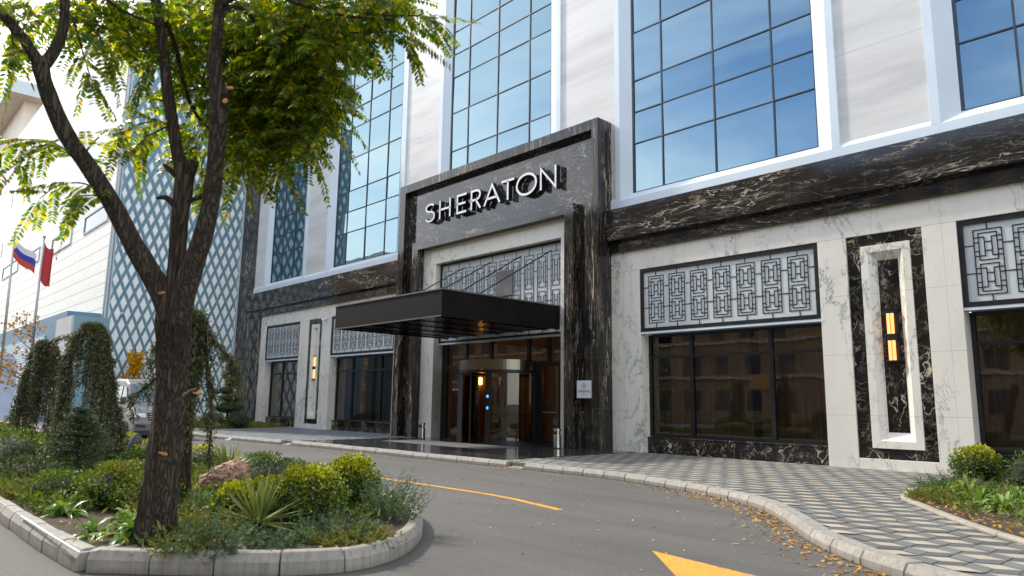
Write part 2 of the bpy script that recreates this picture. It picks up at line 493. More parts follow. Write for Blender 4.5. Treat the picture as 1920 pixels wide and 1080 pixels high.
def bark(name, dark, lite, vs=1.0):
    m, t = mat(name, dark, .9)
    p = t.objpos()
    q = t.scale(p, (24 * vs, 24 * vs, .9 * vs))
    w = t.vmath('ADD', q, t.vmath('SCALE', t.noise(q, .8, 2).outputs['Color'], .5))
    n = t.noise(w, 1.5, 3, .5).outputs[0]
    rid = t.math('ABSOLUTE', t.math('SUBTRACT', n, .5))
    h = t.ramp(rid, [(0.0, 0.0), (.10, 1.0)])
    c = t.mix(h, dark, lite)
    c = t.mix(t.math('MULTIPLY', t.ramp(t.noise(p, 1.7, 4).outputs[0], [(.5, 0.0), (.75, 1.0)]), .35), c, (lite[0] * 1.1, lite[1] * .82, lite[2] * .6))
    t.put(t.b.inputs['Base Color'], c)
    t.put(t.b.inputs['Normal'], t.bump(t.math('ADD', h, t.math('MULTIPLY', t.noise(p, 60, 4).outputs[0], .35)), 1.0, .035))
    return m
M['bark'] = bark('furrowed_bark', (.034, .024, .017), (.098, .074, .054))
M['bark2'] = bark('reddish_bark', (.03, .018, .012), (.13, .075, .045), 1.3)
M['cut'] = noisy('cut_wood', (.52, .25, .09), .8, 0, 8, .3)

M['locust'] = leafmat('locust_leaf', [(0, (.028, .078, .014)), (.50, (.055, .118, .013)), (.78, (.165, .205, .012)), (.97, (.36, .34, .012)), (1, (.36, .20, .02))], .6, .36, (3.0, 2.6, .30))
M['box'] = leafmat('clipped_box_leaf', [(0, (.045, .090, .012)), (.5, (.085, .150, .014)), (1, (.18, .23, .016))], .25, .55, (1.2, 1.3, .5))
M['boxtop'] = leafmat('yellow_green_box_leaf', [(0, (.24, .29, .010)), (.5, (.42, .43, .012)), (1, (.60, .53, .02))], .3, .5, (1.2, 1.2, .4))
M['golden_box'] = leafmat('golden_hedge_leaf', [(0, (.10, .14, .014)), (.6, (.20, .22, .018)), (1, (.34, .28, .03))], .25, .55)
M['darkbox'] = leafmat('dark_shrub_leaf', [(0, (.026, .054, .014)), (.6, (.055, .092, .020)), (1, (.11, .14, .025))], .2, .6)
M['juniper'] = leafmat('blue_juniper', [(0, (.045, .098, .052)), (.6, (.090, .165, .080)), (1, (.17, .19, .05))], .2, .6)
M['gold_juniper'] = leafmat('golden_juniper', [(0, (.085, .120, .018)), (.6, (.17, .19, .022)), (1, (.30, .20, .025))], .25, .6)
M['cedar'] = leafmat('weeping_cedar_needle', [(0, (.040, .062, .036)), (.6, (.095, .122, .060)), (.86, (.18, .17, .06)), (1, (.30, .16, .05))], .2, .6)
M['spruce'] = leafmat('spruce_needle', [(0, (.035, .066, .032)), (.7, (.075, .115, .05)), (1, (.13, .16, .045))], .15, .6)
M['yucca'] = leafmat('yucca_blade', [(0, (.11, .16, .035)), (.6, (.22, .26, .07)), (1, (.40, .38, .15))], .2, .45)
M['strap'] = leafmat('strap_leaf', [(0, (.085, .19, .025)), (.6, (.18, .30, .045)), (1, (.44, .50, .22))], .35, .35)
M['strap_y'] = leafmat('lime_strap_leaf', [(0, (.10, .16, .015)), (.6, (.22, .27, .02)), (1, (.36, .38, .04))], .4, .35)
M['cover'] = leafmat('low_ground_cover', [(0, (.045, .100, .012)), (.5, (.105, .165, .016)), (.88, (.22, .235, .022)), (1, (.32, .20, .03))], .25, .6)
M['yellow_tree'] = leafmat('yellow_autumn_leaf', [(0, (.62, .33, .012)), (1, (.88, .58, .03))], .5)
M['orange_tree'] = leafmat('orange_autumn_leaf', [(0, (.32, .10, .02)), (.6, (.42, .22, .04)), (1, (.25, .24, .03))], .4)
M['fallen'] = leafmat('fallen_leaf', [(0, (.42, .20, .03)), (.5, (.62, .34, .05)), (.8, (.30, .15, .05)), (1, (.16, .09, .04))], .15, .7)
M['core'] = noisy('dark_plant_core', (.016, .022, .008), .9, 0, 8, .4)
M['twig'] = noisy('twig_bark', (.06, .045, .03), .9, 0, 8, .3)
M['rock'] = None
def rock(name, stops, sc=5):
    m, t = mat(name, stops[0][1], .9)
    p = t.pos()
    n = t.noise(p, sc, 6, .7).outputs[0]
    vor = t.node('ShaderNodeTexVoronoi'); t.put(vor.inputs['Vector'], t.vmath('ADD', p, t.vmath('SCALE', t.noise(p, 6, 3).outputs['Color'], .12))); vor.inputs['Scale'].default_value = 20
    pit = t.ramp(vor.outputs[0], [(.12, 0.0), (.32, 1.0)])
    c = t.mix(pit, tuple(x * .35 for x in stops[0][1]), t.ramp(n, stops))
    t.put(t.b.inputs['Base Color'], c)
    t.put(t.b.inputs['Normal'], t.bump(t.math('ADD', pit, n), 1.0, .03))
    return m
M['rock'] = rock('pink_porous_tufa', [(.3, (.20, .12, .08)), (.55, (.42, .25, .17)), (.75, (.55, .42, .32))])
M['stone_grey'] = rock('grey_standing_stone', [(.3, (.08, .08, .085)), (.7, (.17, .17, .17))], 4)
M['stone_flat'] = rock('beige_flat_stone', [(.3, (.30, .22, .14)), (.7, (.48, .38, .27))], 4)

# left-hand buildings
def clad_white():
    m, t = mat('white_ceramic_cladding', (.8, .78, .72), .4)
    p = t.pos(); x, y, z = t.sep(p)
    n = t.noise(t.scale(p, (.3, .3, 2.2)), 1.0, 4).outputs[0]
    c = t.ramp(n, [(.3, (.82, .78, .69)), (.7, (.89, .86, .79))])
    ln = t.line(z, .74, .05)
    row = t.math('FLOOR', t.math('DIVIDE', z, .74))
    xs = t.math('ADD', x, t.math('MULTIPLY', t.math('MODULO', row, 2.0), 1.6))
    lv = t.math('MULTIPLY', t.line(xs, 3.2, .04), .5)
    t.put(t.b.inputs['Base Color'], t.mix(t.math('MAXIMUM', t.math('MULTIPLY', ln, .8), lv), c, (.26, .23, .19)))
    return m
M['clad_white'] = clad_white()
M['clad_blue'] = noisy('blue_grey_render', (.22, .37, .45), .6, 0, .6, .08)
M['clad_lit'] = noisy('lit_grey_render', (.58, .60, .62), .6, 0, .6, .06)
M['diamond'] = noisy('pale_diamond_panel', (.95, .97, .97), .4, 0, .5, .05)
M['groove'] = mat('dark_panel_joint', (.03, .05, .06), .7)[0]
M['blue_render'] = noisy('mid_blue_render', (.16, .28, .40), .6, 0, .6, .08)
def shutter():
    m, t = mat('pale_blue_louvre', (.45, .62, .74), .45)
    z = t.sep(t.pos())[2]
    f = t.line(z, .16, .05)
    t.put(t.b.inputs['Base Color'], t.mix(f, (.45, .63, .76), (.10, .24, .36)))
    return m
M['shutter'] = shutter()
M['soffit'] = noisy('beige_soffit', (.74, .64, .54), .6, 0, .5, .08)
M['fascia'] = noisy('grey_fascia', (.50, .58, .62), .5, 0, .5, .06)
M['win_dark'] = mat('dark_window', (.075, .09, .105), .08, 0, ior=1.6)[0]
M['pipe'] = mat('grey_downpipe', (.16, .20, .23), .5)[0]
M['pole'] = noisy('galvanised_pole', (.42, .42, .42), .35, .8, 3, .1)
M['flag_white'] = mat('flag_white', (.75, .75, .78), .7)[0]
M['flag_blue'] = mat('flag_blue', (.04, .06, .42), .7)[0]
M['flag_red'] = mat('flag_red', (.62, .07, .04), .7)[0]
M['flag_dkred'] = mat('flag_crimson', (.48, .035, .04), .7)[0]
M['banner'] = noisy('blue_white_banner', (.50, .58, .80), .7, 0, 1.2, .2)
M['van_paint'] = noisy('silver_van_paint', (.25, .235, .25), .3, .2, 1, .05)
M['van_glass'] = mat('van_windscreen', (.03, .10, .15), .04, 0, ior=1.7)[0]
M['van_dark'] = mat('dark_van_plastic', (.025, .027, .03), .5)[0]
M['headlamp'] = mat('headlamp_glass', (.62, .68, .74), .08, .4)[0]
# street behind the camera
def facade_far():
    m, t = mat('warm_brick_front', (.4, .28, .18), .8)
    n = t.noise(t.pos(), .15, 3).outputs[0]
    t.put(t.b.inputs['Base Color'], t.ramp(n, [(.35, (.40, .26, .14)), (.65, (.54, .41, .26))]))
    return m
M['far_wall'] = facade_far()
# ================================================================= HOTEL
YW = 18.2                                   # front of the white marble wall
hotel = thing('hotel_building', 'long pale hotel block with white framed curtain windows and black marble bands', 'building', (-18, YW, 0))
HX0, HX1 = -40.83, 9.0
BAYS = [(-40.09, -35.96), (-32.6, -26.95), (-13.42, -7.77), (-4.59, 1.06)]
PANELS = [(-34.98, -33.55), (-7.05, -5.31), (1.78, 3.52)]
PX0, PX1 = -25.95, -14.55                   # portal
Z1 = 6.43
# ---- ground-floor marble wall: lintel strips and piers butted round the openings
def wall_run(name, x0, x1, openings):
    mb = MB()
    mb.box(x0, x1, YW, YW + .45, 5.78, Z1)
    cur = x0
    for a, b, kind in openings:
        mb.box(cur, a, YW, YW + .45, 0, 5.78)
        if kind == 'panel':
            mb.box(a, b, YW, YW + .45, 0, .37)
            mb.box(a, b, YW + .3, YW + .45, .37, 5.78)
        cur = b
    mb.box(cur, x1, YW, YW + .45, 0, 5.78)
    return mb.build(name, M['marble'], hotel, bevel=.008)
wall_run('marble_wall', HX0, PX0, [(*BAYS[0], 'bay'), (*PANELS[0], 'panel'), (*BAYS[1], 'bay')])
wall_run('marble_wall', PX1, HX1, [(*BAYS[2], 'bay'), (*PANELS[1], 'panel'), (*BAYS[3], 'bay'), (*PANELS[2], 'panel')])
# ---- black marble band: tall upper course, shadow gap, lower course
for x0, x1 in ((-42.75, PX0), (PX1, HX1)):
    b = MB().box(x0, x1, 17.93, 18.6, 6.81, 7.85).build('cornice_band', M['dark_band'], hotel, bevel=.012)
    MB().box(x0, x1, 18.08, 18.6, Z1, 6.68).box(x0, x1, 18.16, 18.6, 6.68, 6.81).build('lower_band', M['dark_band'], b)
# ---- end walls
MB().box(-45.0, -42.3, 18.42, 19.2, 0, 26).build('dark_end_wall', M['dark_end'], hotel)
MB().box(-42.3, HX0, 18.1, 18.7, 0, Z1).build('corner_post', M['dark_post'], hotel, bevel=.01)
# ---- upper storeys
WIN = [(-39.98, -36.09, 3), (-32.68, -26.95, 4), (-23.25, -17.28, 4), (-13.61, -7.57, 4), (-4.28, 1.76, 4)]
K = 18.38 / 18.2
ZB, ZT = 8.38, 20.6
ROWS = [9.97, 11.05, 12.14, 13.85, 15.5, 16.57, 17.64, 19.32]
ROWS = [1.55 + (z - 1.55) * K for z in ROWS]
CH, FL = .40, .20
MB().box(-42.3, HX1, 18.2, 18.42, 7.5, 8.17).build('window_ledge', M['white_metal'], hotel, bevel=.01)
MB().box(-42.3, HX1, 18.2, 18.5, ZT + .42, ZT + 1.0).box(-42.3, HX1, 18.05, 18.5, ZT + 1.0, ZT + 1.25).box(-42.3, HX1, 18.25, 18.6, ZT + 1.25, 25.5).build('roof_cornice', M['white_metal'], hotel, bevel=.02)
MB().box(-42.3, HX1, 19.3, 19.6, 6.4, 25.5).box(-42.3, HX1, 18.6, 32, 25.3, 25.5).box(-45, -44.7, 19.2, 32, 0, 26).box(HX1 - .3, HX1, 18.65, 32, 0, 25.3).build('building_core', M['room'], hotel)
def upper_window(x0, x1, ncol):
    x0, x1 = x0 * K, x1 * K
    yg = 18.38
    a0, a1 = x0 - CH, x1 + CH
    b0, b1 = a0 - FL, a1 + FL
    zs, zt = ZB - .21, ZT + .22
    mb = MB()
    # flat face ring (sides and head)
    mb.box(b0, a0, YW, YW + .22, zs, zt + .2); mb.box(a1, b1, YW, YW + .22, zs, zt + .2); mb.box(a0, a1, YW, YW + .22, zt, zt + .2)
    # splayed ring
    mb.quad((a0, YW, zs), (x0, yg - .02, ZB), (x0, yg - .02, ZT), (a0, YW, zt))
    mb.quad((x1, yg - .02, ZB), (a1, YW, zs), (a1, YW, zt), (x1, yg - .02, ZT))
    mb.quad((a0, YW, zs), (a1, YW, zs), (x1, yg - .02, ZB), (x0, yg - .02, ZB))
    mb.quad((x0, yg - .02, ZT), (x1, yg - .02, ZT), (a1, YW, zt), (a0, YW, zt))
    w = mb.build('window', M['white_metal'], hotel)
    # black gasket
    g = MB()
    for q in ((x0, x0 + .07, ZB, ZT), (x1 - .03, x1, ZB, ZT), (x0 + .07, x1 - .03, ZB, ZB + .03), (x0 + .07, x1 - .03, ZT - .03, ZT)):
        g.box(q[0], q[1], yg - .02, yg + .1, q[2], q[3])
    if ncol == 4:
        W = x1 - x0
        xs = [x0 + W * f for f in (.192, .498, .803)]
    else:
        xs = [x0 + (x1 - x0) * f for f in (.33, .70)]
    for x in xs: g.box(x - .021, x + .021, yg - .015, yg + .05, ZB + .03, ZT - .03)
    for z in ROWS: g.box(x0 + .07, x1 - .03, yg - .012, yg + .05, z - .018, z + .018)
    g.build('mullions', M['mullion'], w)
    V = []
    ex = [x0] + xs + [x1]; ez = [ZB] + ROWS + [ZT]
    for i in range(len(ex) - 1):
        for j in range(len(ez) - 1):
            tx, tz, o = RS.normal(0, .0055), RS.normal(0, .0055), yg + .02
            wx, wz = (ex[i + 1] - ex[i]) / 2, (ez[j + 1] - ez[j]) / 2
            V.append([(ex[i], o - tx * wx - tz * wz, ez[j]), (ex[i + 1], o + tx * wx - tz * wz, ez[j]), (ex[i + 1], o + tx * wx + tz * wz, ez[j + 1]), (ex[i], o - tx * wx + tz * wz, ez[j + 1])])
    np_mesh('glass', np.array(V), 4, M['mirror'], w)
    return b0, b1
M['mullion'] = mat('blue_black_mullion', (.035, .05, .07), .4)[0]
edges = [upper_window(*w) for w in WIN]
cur = -42.3
for b0, b1 in edges + [(HX1, HX1)]:
    if b0 - cur > .15:
        mb = MB().box(cur, b0, 18.26, 18.5, 8.30, ZT + .42)
        p = mb.build('stone_panel', M['onyx'], hotel)
        s = MB().quad((cur, 18.2, 8.17), (b0, 18.2, 8.17), (b0, 18.26, 8.30), (cur, 18.26, 8.30)).build('panel_sill', M['white_metal'], p)
    cur = b1
# ---- ornamental lattice
def motif(mb, cx, z0, w, h, y, t, d, links):
    u = lambda k: cx - w / 2 + k * w
    v = lambda k: z0 + h - k / 570 * h
    def H(a, b, k): mb.box(u(a) + (t / 2 if a > 0 else 0), u(b), y - d, y, v(k) - t / 2, v(k) + t / 2)
    def Vv(a, k0, k1): mb.box(u(a) - t / 2, u(a) + t / 2, y - d - .002, y, v(k1) - t / 2, v(k0) + t / 2)
    for a in (0, 1): Vv(a, 0, 570)
    for k in (0, 570): H(0, 1, k)
    for o in (30, 303):
        for a in (.17, .82): Vv(a, o, o + 238)
        H(.17, .82, o); H(.17, .82, o + 238)
        for a in (.37, .63): Vv(a, o + 36, o + 202)
        for k in (36, 202):
            H(0, .37, o + k); H(.63, 1, o + k)
        for k in (80, 158):
            H(0, .17, o + k); H(.82, 1, o + k); H(.37, .63, o + k)
    mb.box(cx - t / 2, cx + t / 2, y - d, y, z0 + h + t / 2, z0 + h + links, 0)
    mb.box(cx - t / 2, cx + t / 2, y - d, y, z0 - links, z0 - t / 2, 0)
def lattice(x0, x1, z0, z1, yb, n, frame=.11, depth=.28, rows=1):
    s = MB().box(x0 + frame, x1 - frame, yb, yb + .06, z0 + frame, z1 - frame).build('lattice_screen', M['board'], hotel)
    f = MB()
    f.box(x0, x0 + frame, yb - .05, yb + depth, z0, z1); f.box(x1 - frame, x1, yb - .05, yb + depth, z0, z1)
    f.box(x0 + frame, x1 - frame, yb - .05, yb + depth, z0, z0 + frame); f.box(x0 + frame, x1 - frame, yb - .05, yb + depth, z1 - frame, z1)
    f.build('frame', M['black_metal'], s)
    MB().box(x0, x1, yb - .04, yb + depth, z0 - .07, z0 - .002).build('sill_strip', M['white_metal'], s)
    g = MB()
    pitch = (x1 - x0 - 2 * frame) / (n + .22); mw = pitch * .72
    H = (z1 - z0 - 2 * frame) / rows
    for r in range(rows):
        zb = z0 + frame + r * H
        for i in range(n):
            cx = x0 + frame + pitch * (i + .61)
            motif(g, cx, zb + H * .085, mw, H * .83, yb - .002, .020, .010, H * .085)
            for k in (.36, .72):
                a = cx + mw / 2 + .012
                b = cx + pitch - mw / 2 - .012 if i < n - 1 else x1 - frame
                g.box(a, b, yb - .012, yb - .002, zb + H * k - .010, zb + H * k + .010)
            if i == 0:
                for k in (.36, .72): g.box(x0 + frame, cx - mw / 2 - .012, yb - .012, yb - .002, zb + H * k - .010, zb + H * k + .010)
    g.build('grille', M['black_metal'], s)
    return s
# ---- ground-floor windows with curtains behind
def curtain(x0, x1, y, z0, z1, parent, name='curtain', mt='curtain', amp=.05):
    n = int((x1 - x0) / .045)
    ph = np.cumsum(RS.uniform(.25, .75, n + 1))
    mb = MB()
    vs = []
    for i in range(n + 1):
        x = x0 + (x1 - x0) * i / n
        vs += [(x, y + amp * math.sin(ph[i]) * 1.2, z0), (x, y + amp * math.sin(ph[i] + .3), z1)]
    mb.add(vs, [(2 * i, 2 * i + 2, 2 * i + 3, 2 * i + 1) for i in range(n)])
    return mb.build(name, M[mt], parent, smooth=True)
def shop_window(x0, x1, cols, gaps):
    yg = 18.68
    w = MB()
    def fr(a, b, c, d): w.box(a, b, yg - .06, yg + .08, c, d)
    zb, zt, tr = .60, 3.72, 3.02
    fr(x0, x0 + .09, zb, zt); fr(x1 - .09, x1, zb, zt); fr(x0 + .09, x1 - .09, zb, zb + .07); fr(x0 + .09, x1 - .09, zt - .07, zt)
    cx = [x0 + (x1 - x0) * f for f in cols]
    for c in cx: w.box(c - .055, c + .055, yg - .055, yg + .075, zb + .07, zt - .07)
    e = [x0 + .09] + [q for c in cx for q in (c - .055, c + .055)] + [x1 - .09]
    for i in range(0, len(e), 2): w.box(e[i], e[i + 1], yg - .05, yg + .07, tr - .04, tr + .04)
    o = w.build('shop_window', M['black_metal'], hotel)
    V = []
    for i in range(0, len(e), 2):
        for c, d in ((zb + .07, tr - .04), (tr + .04, zt - .07)):
            tx = RS.normal(0, .002); wx = (e[i + 1] - e[i]) / 2
            V.append([(e[i], yg - tx * wx, c), (e[i + 1], yg + tx * wx, c), (e[i + 1], yg + tx * wx, d), (e[i], yg - tx * wx, d)])
    np_mesh('glass', np.array(V), 4, M['shop_glass'], o)
    MB().box(x0, x1, 18.5, 18.75, .0, .56).box(x0 - .0, x1 + .0, 18.46, 18.75, .56, .60).build('base_stone', M['dark_panel'], o, bevel=.008)
    for a, b in gaps: curtain(x0 + (x1 - x0) * a, x0 + (x1 - x0) * b, 18.98, .6, 3.72, o)
    MB().quad((x0, 19.26, .6), (x1, 19.26, .6), (x1, 19.26, 3.75), (x0, 19.26, 3.75)).box(x0, x0 + .01, 18.8, 19.26, .6, 3.75).box(x1 - .01, x1, 18.8, 19.26, .6, 3.75).box(x0, x1, 18.8, 19.26, 3.74, 3.76).build('room_lining', M['room'], o)
    return o
for i, (a, b) in enumerate(BAYS):
    n = 5 if i == 0 else 7
    lattice(a + .004, b - .004, 3.80, 5.776, YW + .07, n)
    shop_window(a + .004, b - .004, (.36,) if i == 0 else (.27, .715), ((0, .5), (.55, 1)) if i != 2 else ((.10, .58), (.62, .98)))
# soft warm lamps standing inside the right-hand window
k = MB().cyl((-9.75, 18.86), .34, 2.05, 2.42, 24).build('window_lamp_shade', emit('dim_lampshade', (1, .60, .30), .022), hotel)
# ---- sconce panels: black marble field with a white splayed frame
def sconce_panel(x0, x1):
    y = YW + .05
    fx0, fx1, fz0, fz1 = x0 + .33, x1 - .28, .62, 5.50
    p = MB().box(x0, fx0, y, y + .25, .37, 5.78).box(fx1, x1, y, y + .25, .37, 5.78).box(fx0, fx1, y, y + .25, .37, fz0).box(fx0, fx1, y, y + .25, fz1, 5.78).build('niche_panel', M['dark_panel'], hotel)
    fl, ch, dd = .17, .20, .17
    f = MB()
    yo, yi = y - .045, y - .045 + dd
    f.box(fx0, fx0 + fl, yo, y + .2, fz0, fz1); f.box(fx1 - fl, fx1, yo, y + .2, fz0, fz1)
    f.box(fx0 + fl, fx1 - fl, yo, y + .2, fz0, fz0 + fl); f.box(fx0 + fl, fx1 - fl, yo, y + .2, fz1 - fl, fz1)
    a0, a1, c0, c1 = fx0 + fl, fx1 - fl, fz0 + fl, fz1 - fl
    b0, b1, d0, d1 = a0 + ch * .8, a1 - ch * .8, c0 + ch, c1 - ch
    f.quad((a0, yo, c0), (b0, yi, d0), (b0, yi, d1), (a0, yo, c1)); f.quad((b1, yi, d0), (a1, yo, c0), (a1, yo, c1), (b1, yi, d1))
    f.quad((a0, yo, c0), (a1, yo, c0), (b1, yi, d0), (b0, yi, d0)); f.quad((b0, yi, d1), (b1, yi, d1), (a1, yo, c1), (a0, yo, c1))
    f.build('white_frame', M['marble'], p)
    MB().box(b0 - .1, b1 + .1, yi + .004, yi + .1, d0 - .1, d1 + .1).build('inner_field', M['dark_panel'], p)
    return (b0 + b1) / 2, yi
SC = [sconce_panel(*p) for p in PANELS]
# ---- portal
YP = 17.55
port = MB()
zt, zi = 11.0, 10.65
bx0, bx1 = PX0 + .42, PX1 - .28
port.box(PX0, bx0, YP, YW + .45, .0, zt); port.box(bx1, PX1, YP, YW + .45, .0, zt); port.box(bx0, bx1, YP, YW + .45, zi, zt)
portal = port.build('portal', M['dark_post'], hotel)
ox0, ox1, oz = -24.48, -16.07, 7.95
jx0, jx1, jz = ox0 - .42, ox1 + .42, 8.28
YQ = YP + .32                                # recessed sign field
MB().box(bx0, bx1, YQ, YQ + .3, jz, zi).build('sign_field', M['dark_sign'], portal)
for a_, b_ in ((bx0, jx0), (jx1, bx1)): MB().box(a_, b_, YQ, YQ + .3, 0, jz).build('side_field', M['dark_post'], portal)
for a_, b_ in ((jx0, ox0), (ox1, jx1)): MB().box(a_, b_, YP + .02, YQ + .3, 0, oz).build('door_jamb', M['dark_post'], portal, bevel=.01)
MB().box(jx0, jx1, YP + .02, YQ + .3, oz, jz).build('door_lintel', M['dark_band'], portal)
YL = 17.9
wx0, wx1, wz = -23.62, -16.52, 7.27
MB().box(ox0, wx0, YL, 18.45, 0, wz).box(wx1, ox1, YL, 18.45, 0, wz).box(ox0, ox1, YL, 18.45, wz, oz).build('marble_lining', M['marble'], portal, bevel=.01)
s = lattice(wx0 + .003, wx1 - .003, 3.95, wz - .003, 18.2, 10, .08, .2)
MB().box(-20.05, -19.18, 18.12, 18.168, 5.55, 6.52).build('vent_cover', noisy('grey_brown_vent', (.16, .15, .14), .6, 0, 3, .2), s, bevel=.005)
# ---- glazed entrance
YD = 18.42
en = MB()
def fr(a, b, c, d, t=.0): en.box(a, b, YD - .05 - t, YD + .05, c, d)
fr(wx0, wx0 + .35, .13, 3.95); fr(wx1 - .16, wx1, .13, 3.95)
fr(wx0 + .35, wx1 - .16, 2.86, 3.02, .01)
for x in (-22.1, -20.6, -18.55, -17.55): fr(x - .07, x + .07, 3.02, 3.95)
fr(-18.15, -17.85, .13, 2.86); fr(-22.2, -22.0, .13, 2.86); fr(-17.85, wx1 - .16, .13, .26)
fr(-17.05, -16.98, .26, 2.86)
ent = en.build('entrance_screen', M['black_metal'], portal)
np_mesh('entrance_glass', np.array([[(a, YD, c), (b, YD, c), (b, YD, d), (a, YD, d)] for a, b, c, d in
        [(wx0 + .3, wx1 - .1, 3.02, 3.95), (-17.85, -17.05, .26, 2.86), (-16.98, wx1 - .16, .26, 2.86), (wx0 + .35, -22.2, .13, 2.86)]]), 4, M['door_glass'], portal)
MB().tube([(-17.75, YD - .1, 1.25), (-17.1, YD - .1, 1.25)], .02, 8).build('push_bar', M['steel'], portal)
# lobby seen through the glass
lob = MB()
lob.quad((-24.3, 25, .1), (-15.7, 25, .1), (-15.7, 25, 4.2), (-24.3, 25, 4.2)).quad((-24.3, 18.5, .1), (-24.3, 25, .1), (-24.3, 25, 4.2), (-24.3, 18.5, 4.2)).quad((-15.7, 25, .1), (-15.7, 18.5, .1), (-15.7, 18.5, 4.2), (-15.7, 25, 4.2)).quad((-24.3, 18.5, 4.2), (-24.3, 25, 4.2), (-15.7, 25, 4.2), (-15.7, 18.5, 4.2)).quad((-24.3, 18.5, .12), (-15.7, 18.5, .12), (-15.7, 25, .12), (-24.3, 25, .12))
lobby = lob.build('lobby_room', M['lobby'], hotel)
MB().box(-22.9, -22.3, 22, 22.6, .12, 4.2).box(-20.6, -19.9, 21.5, 22.1, .12, 4.2).box(-19.0, -18.6, 23, 23.4, .12, 4.2).build('lobby_column', M['lobby_pale'], lobby)
dsk = MB().box(-23.4, -21.6, 23.4, 24.2, .12, 1.2).build('reception_desk', noisy('amber_wood_desk', (.45, .20, .05), .4, 0, 2, .3), lobby, bevel=.02)
for (x, y, z) in ((-25.2 + 1.0, 21, 2.35), (-16.6, 20.2, 2.3), (-21.5, 24.8, 2.6), (-18.2, 24.9, 2.5), (-19.6, 24.8, 1.0)):
    MB().cyl((x, y), .07, z, z + .3, 10).build('lobby_lamp', M['bulb'], lobby)
# ---- revolving door
cx, cy, rr = -19.75, 18.25, 1.62
def arc(a0, a1, n): return [R_(a0 + (a1 - a0) * i / n) for i in range(n + 1)]
def curved(mb, r, a0, a1, z0, z1, n=24, th=.03):
    A = arc(a0, a1, n)
    vs = []
    for a in A:
        for q in (r, r - th):
            for z in (z0, z1): vs.append((cx + q * math.cos(a), cy + q * math.sin(a), z))
    fs = []
    for i in range(n):
        b = 4 * i
        fs += [(b, b + 4, b + 5, b + 1), (b + 2, b + 3, b + 7, b + 6), (b + 1, b + 5, b + 7, b + 3), (b, b + 2, b + 6, b + 4)]
    fs += [(0, 1, 3, 2), (4 * n, 4 * n + 2, 4 * n + 3, 4 * n + 1)]
    return mb.add(vs, fs)
drum = curved(MB(), rr + .03, 170, 372, 2.72, 3.08, 48, .5).build('revolving_door', M['drum'], hotel, smooth=False)
curved(MB(), rr + .012, 170, 372, 2.62, 2.715, 48, .1).build('drum_trim', M['black_metal'], drum)
for a in (178, 244, 299, 362):
    po = MB()
    p = (cx + rr * math.cos(R_(a)), cy + rr * math.sin(R_(a)))
    po.obox((p[0], p[1], 1.36), (.075 * math.cos(R_(a)), .075 * math.sin(R_(a)), 0), (-.085 * math.sin(R_(a)), .085 * math.cos(R_(a)), 0), (0, 0, 1.255))
    po.build('door_post', M['black_metal'], drum, bevel=.01)
for a0, a1 in ((179.5, 242.5), (300.5, 360)):
    curved(MB(), rr - .01, a0, a1, .26, 2.60, 16, .012).build('curved_glass', M['door_glass'], drum)
    curved(MB(), rr + .01, a0, a1, .14, .26, 16, .05).build('glass_rail', M['black_metal'], drum)
for k in range(3):
    a = R_(25 + 120 * k)
    d = np.array([math.cos(a), math.sin(a), 0]); c0 = np.array([cx, cy, 0]) + d * .08
    wing = MB()
    wing.bar(c0 + (0, 0, .18), c0 + (0, 0, 2.6), .06, .05, d); e0 = c0 + d * (rr - .25)
    wing.bar(e0 + (0, 0, .18), e0 + (0, 0, 2.6), .06, .05, d)
    wing.bar(c0 + (0, 0, .22), e0 + (0, 0, .22), .05, .09, (0, 0, 1)); wing.bar(c0 + (0, 0, 2.56), e0 + (0, 0, 2.56), .05, .08, (0, 0, 1))
    wing.bar(c0 + (0, 0, 1.15), e0 + (0, 0, 1.15), .04, .05, (0, 0, 1))
    wg = wing.build('door_wing', M['black_metal'], drum)
    np_mesh('wing_glass', np.array([[c0 + (0, 0, .2), e0 + (0, 0, .2), e0 + (0, 0, 2.58), c0 + (0, 0, 2.58)]]), 4, M['door_glass'], drum)
pa = R_(299); pp = np.array([cx + (rr + .082) * math.cos(pa), cy + (rr + .082) * math.sin(pa), 0])
for z in (1.78, 1.38):
    MB().obox(pp + (0, 0, z), (.004 * math.cos(pa), .004 * math.sin(pa), 0), (-.035 * math.sin(pa), .035 * math.cos(pa), 0), (0, 0, .045)).build('door_button', M['blue_led'], drum)
# ---- canopy on rods
qx0, qx1, qy0, qz0, qz1 = -22.67, -16.55, 12.8, 4.05, 4.88
fa = MB()
fa.box(qx0, qx1, qy0, qy0 + .06, qz0, qz1 - .04); fa.box(qx1 - .06, qx1, qy0 + .06, YL, qz0, qz1 - .04); fa.box(qx0, qx0 + .06, qy0 + .06, YL, qz0, qz1 - .04)
fa.box(qx0 + .06, qx1 - .06, qy0 + .06, YL, qz1 - .14, qz1 - .06)
can = fa.build('canopy', M['canopy'], hotel, bevel=.006)
MB().box(qx0 - .03, qx1 + .03, qy0 - .03, YL, qz1 - .04, qz1).build('edge_trim', noisy('weathered_trim', (.13, .125, .12), .5, .2, 2, .2), can)
MB().box(qx0, qx1 + .0, qy0 - .018, qy0 - .001, qz0 - .012, qz0 + .03).build('drip_edge', noisy('grey_drip', (.10, .095, .09), .5, .2, 2, .2), can)
so = MB()
so.box(qx0 + .06, qx1 - .06, qy0 + .06, YL, qz0 + .12, qz0 + .16)
for i in range(24):
    y = qy0 + .15 + i * (YL - qy0 - .2) / 24
    so.box(qx0 + .07, qx1 - .07, y, y + .09, qz0 + .03, qz0 + .12)
for x in np.linspace(qx0 + .6, qx1 - .6, 5): so.box(x, x + .1, qy0 + .07, YL, qz0 + .005, qz0 + .03)
so.build('soffit_slats', noisy('black_gloss_slats', (.02, .02, .021), .18, .4, 2, .2), can)
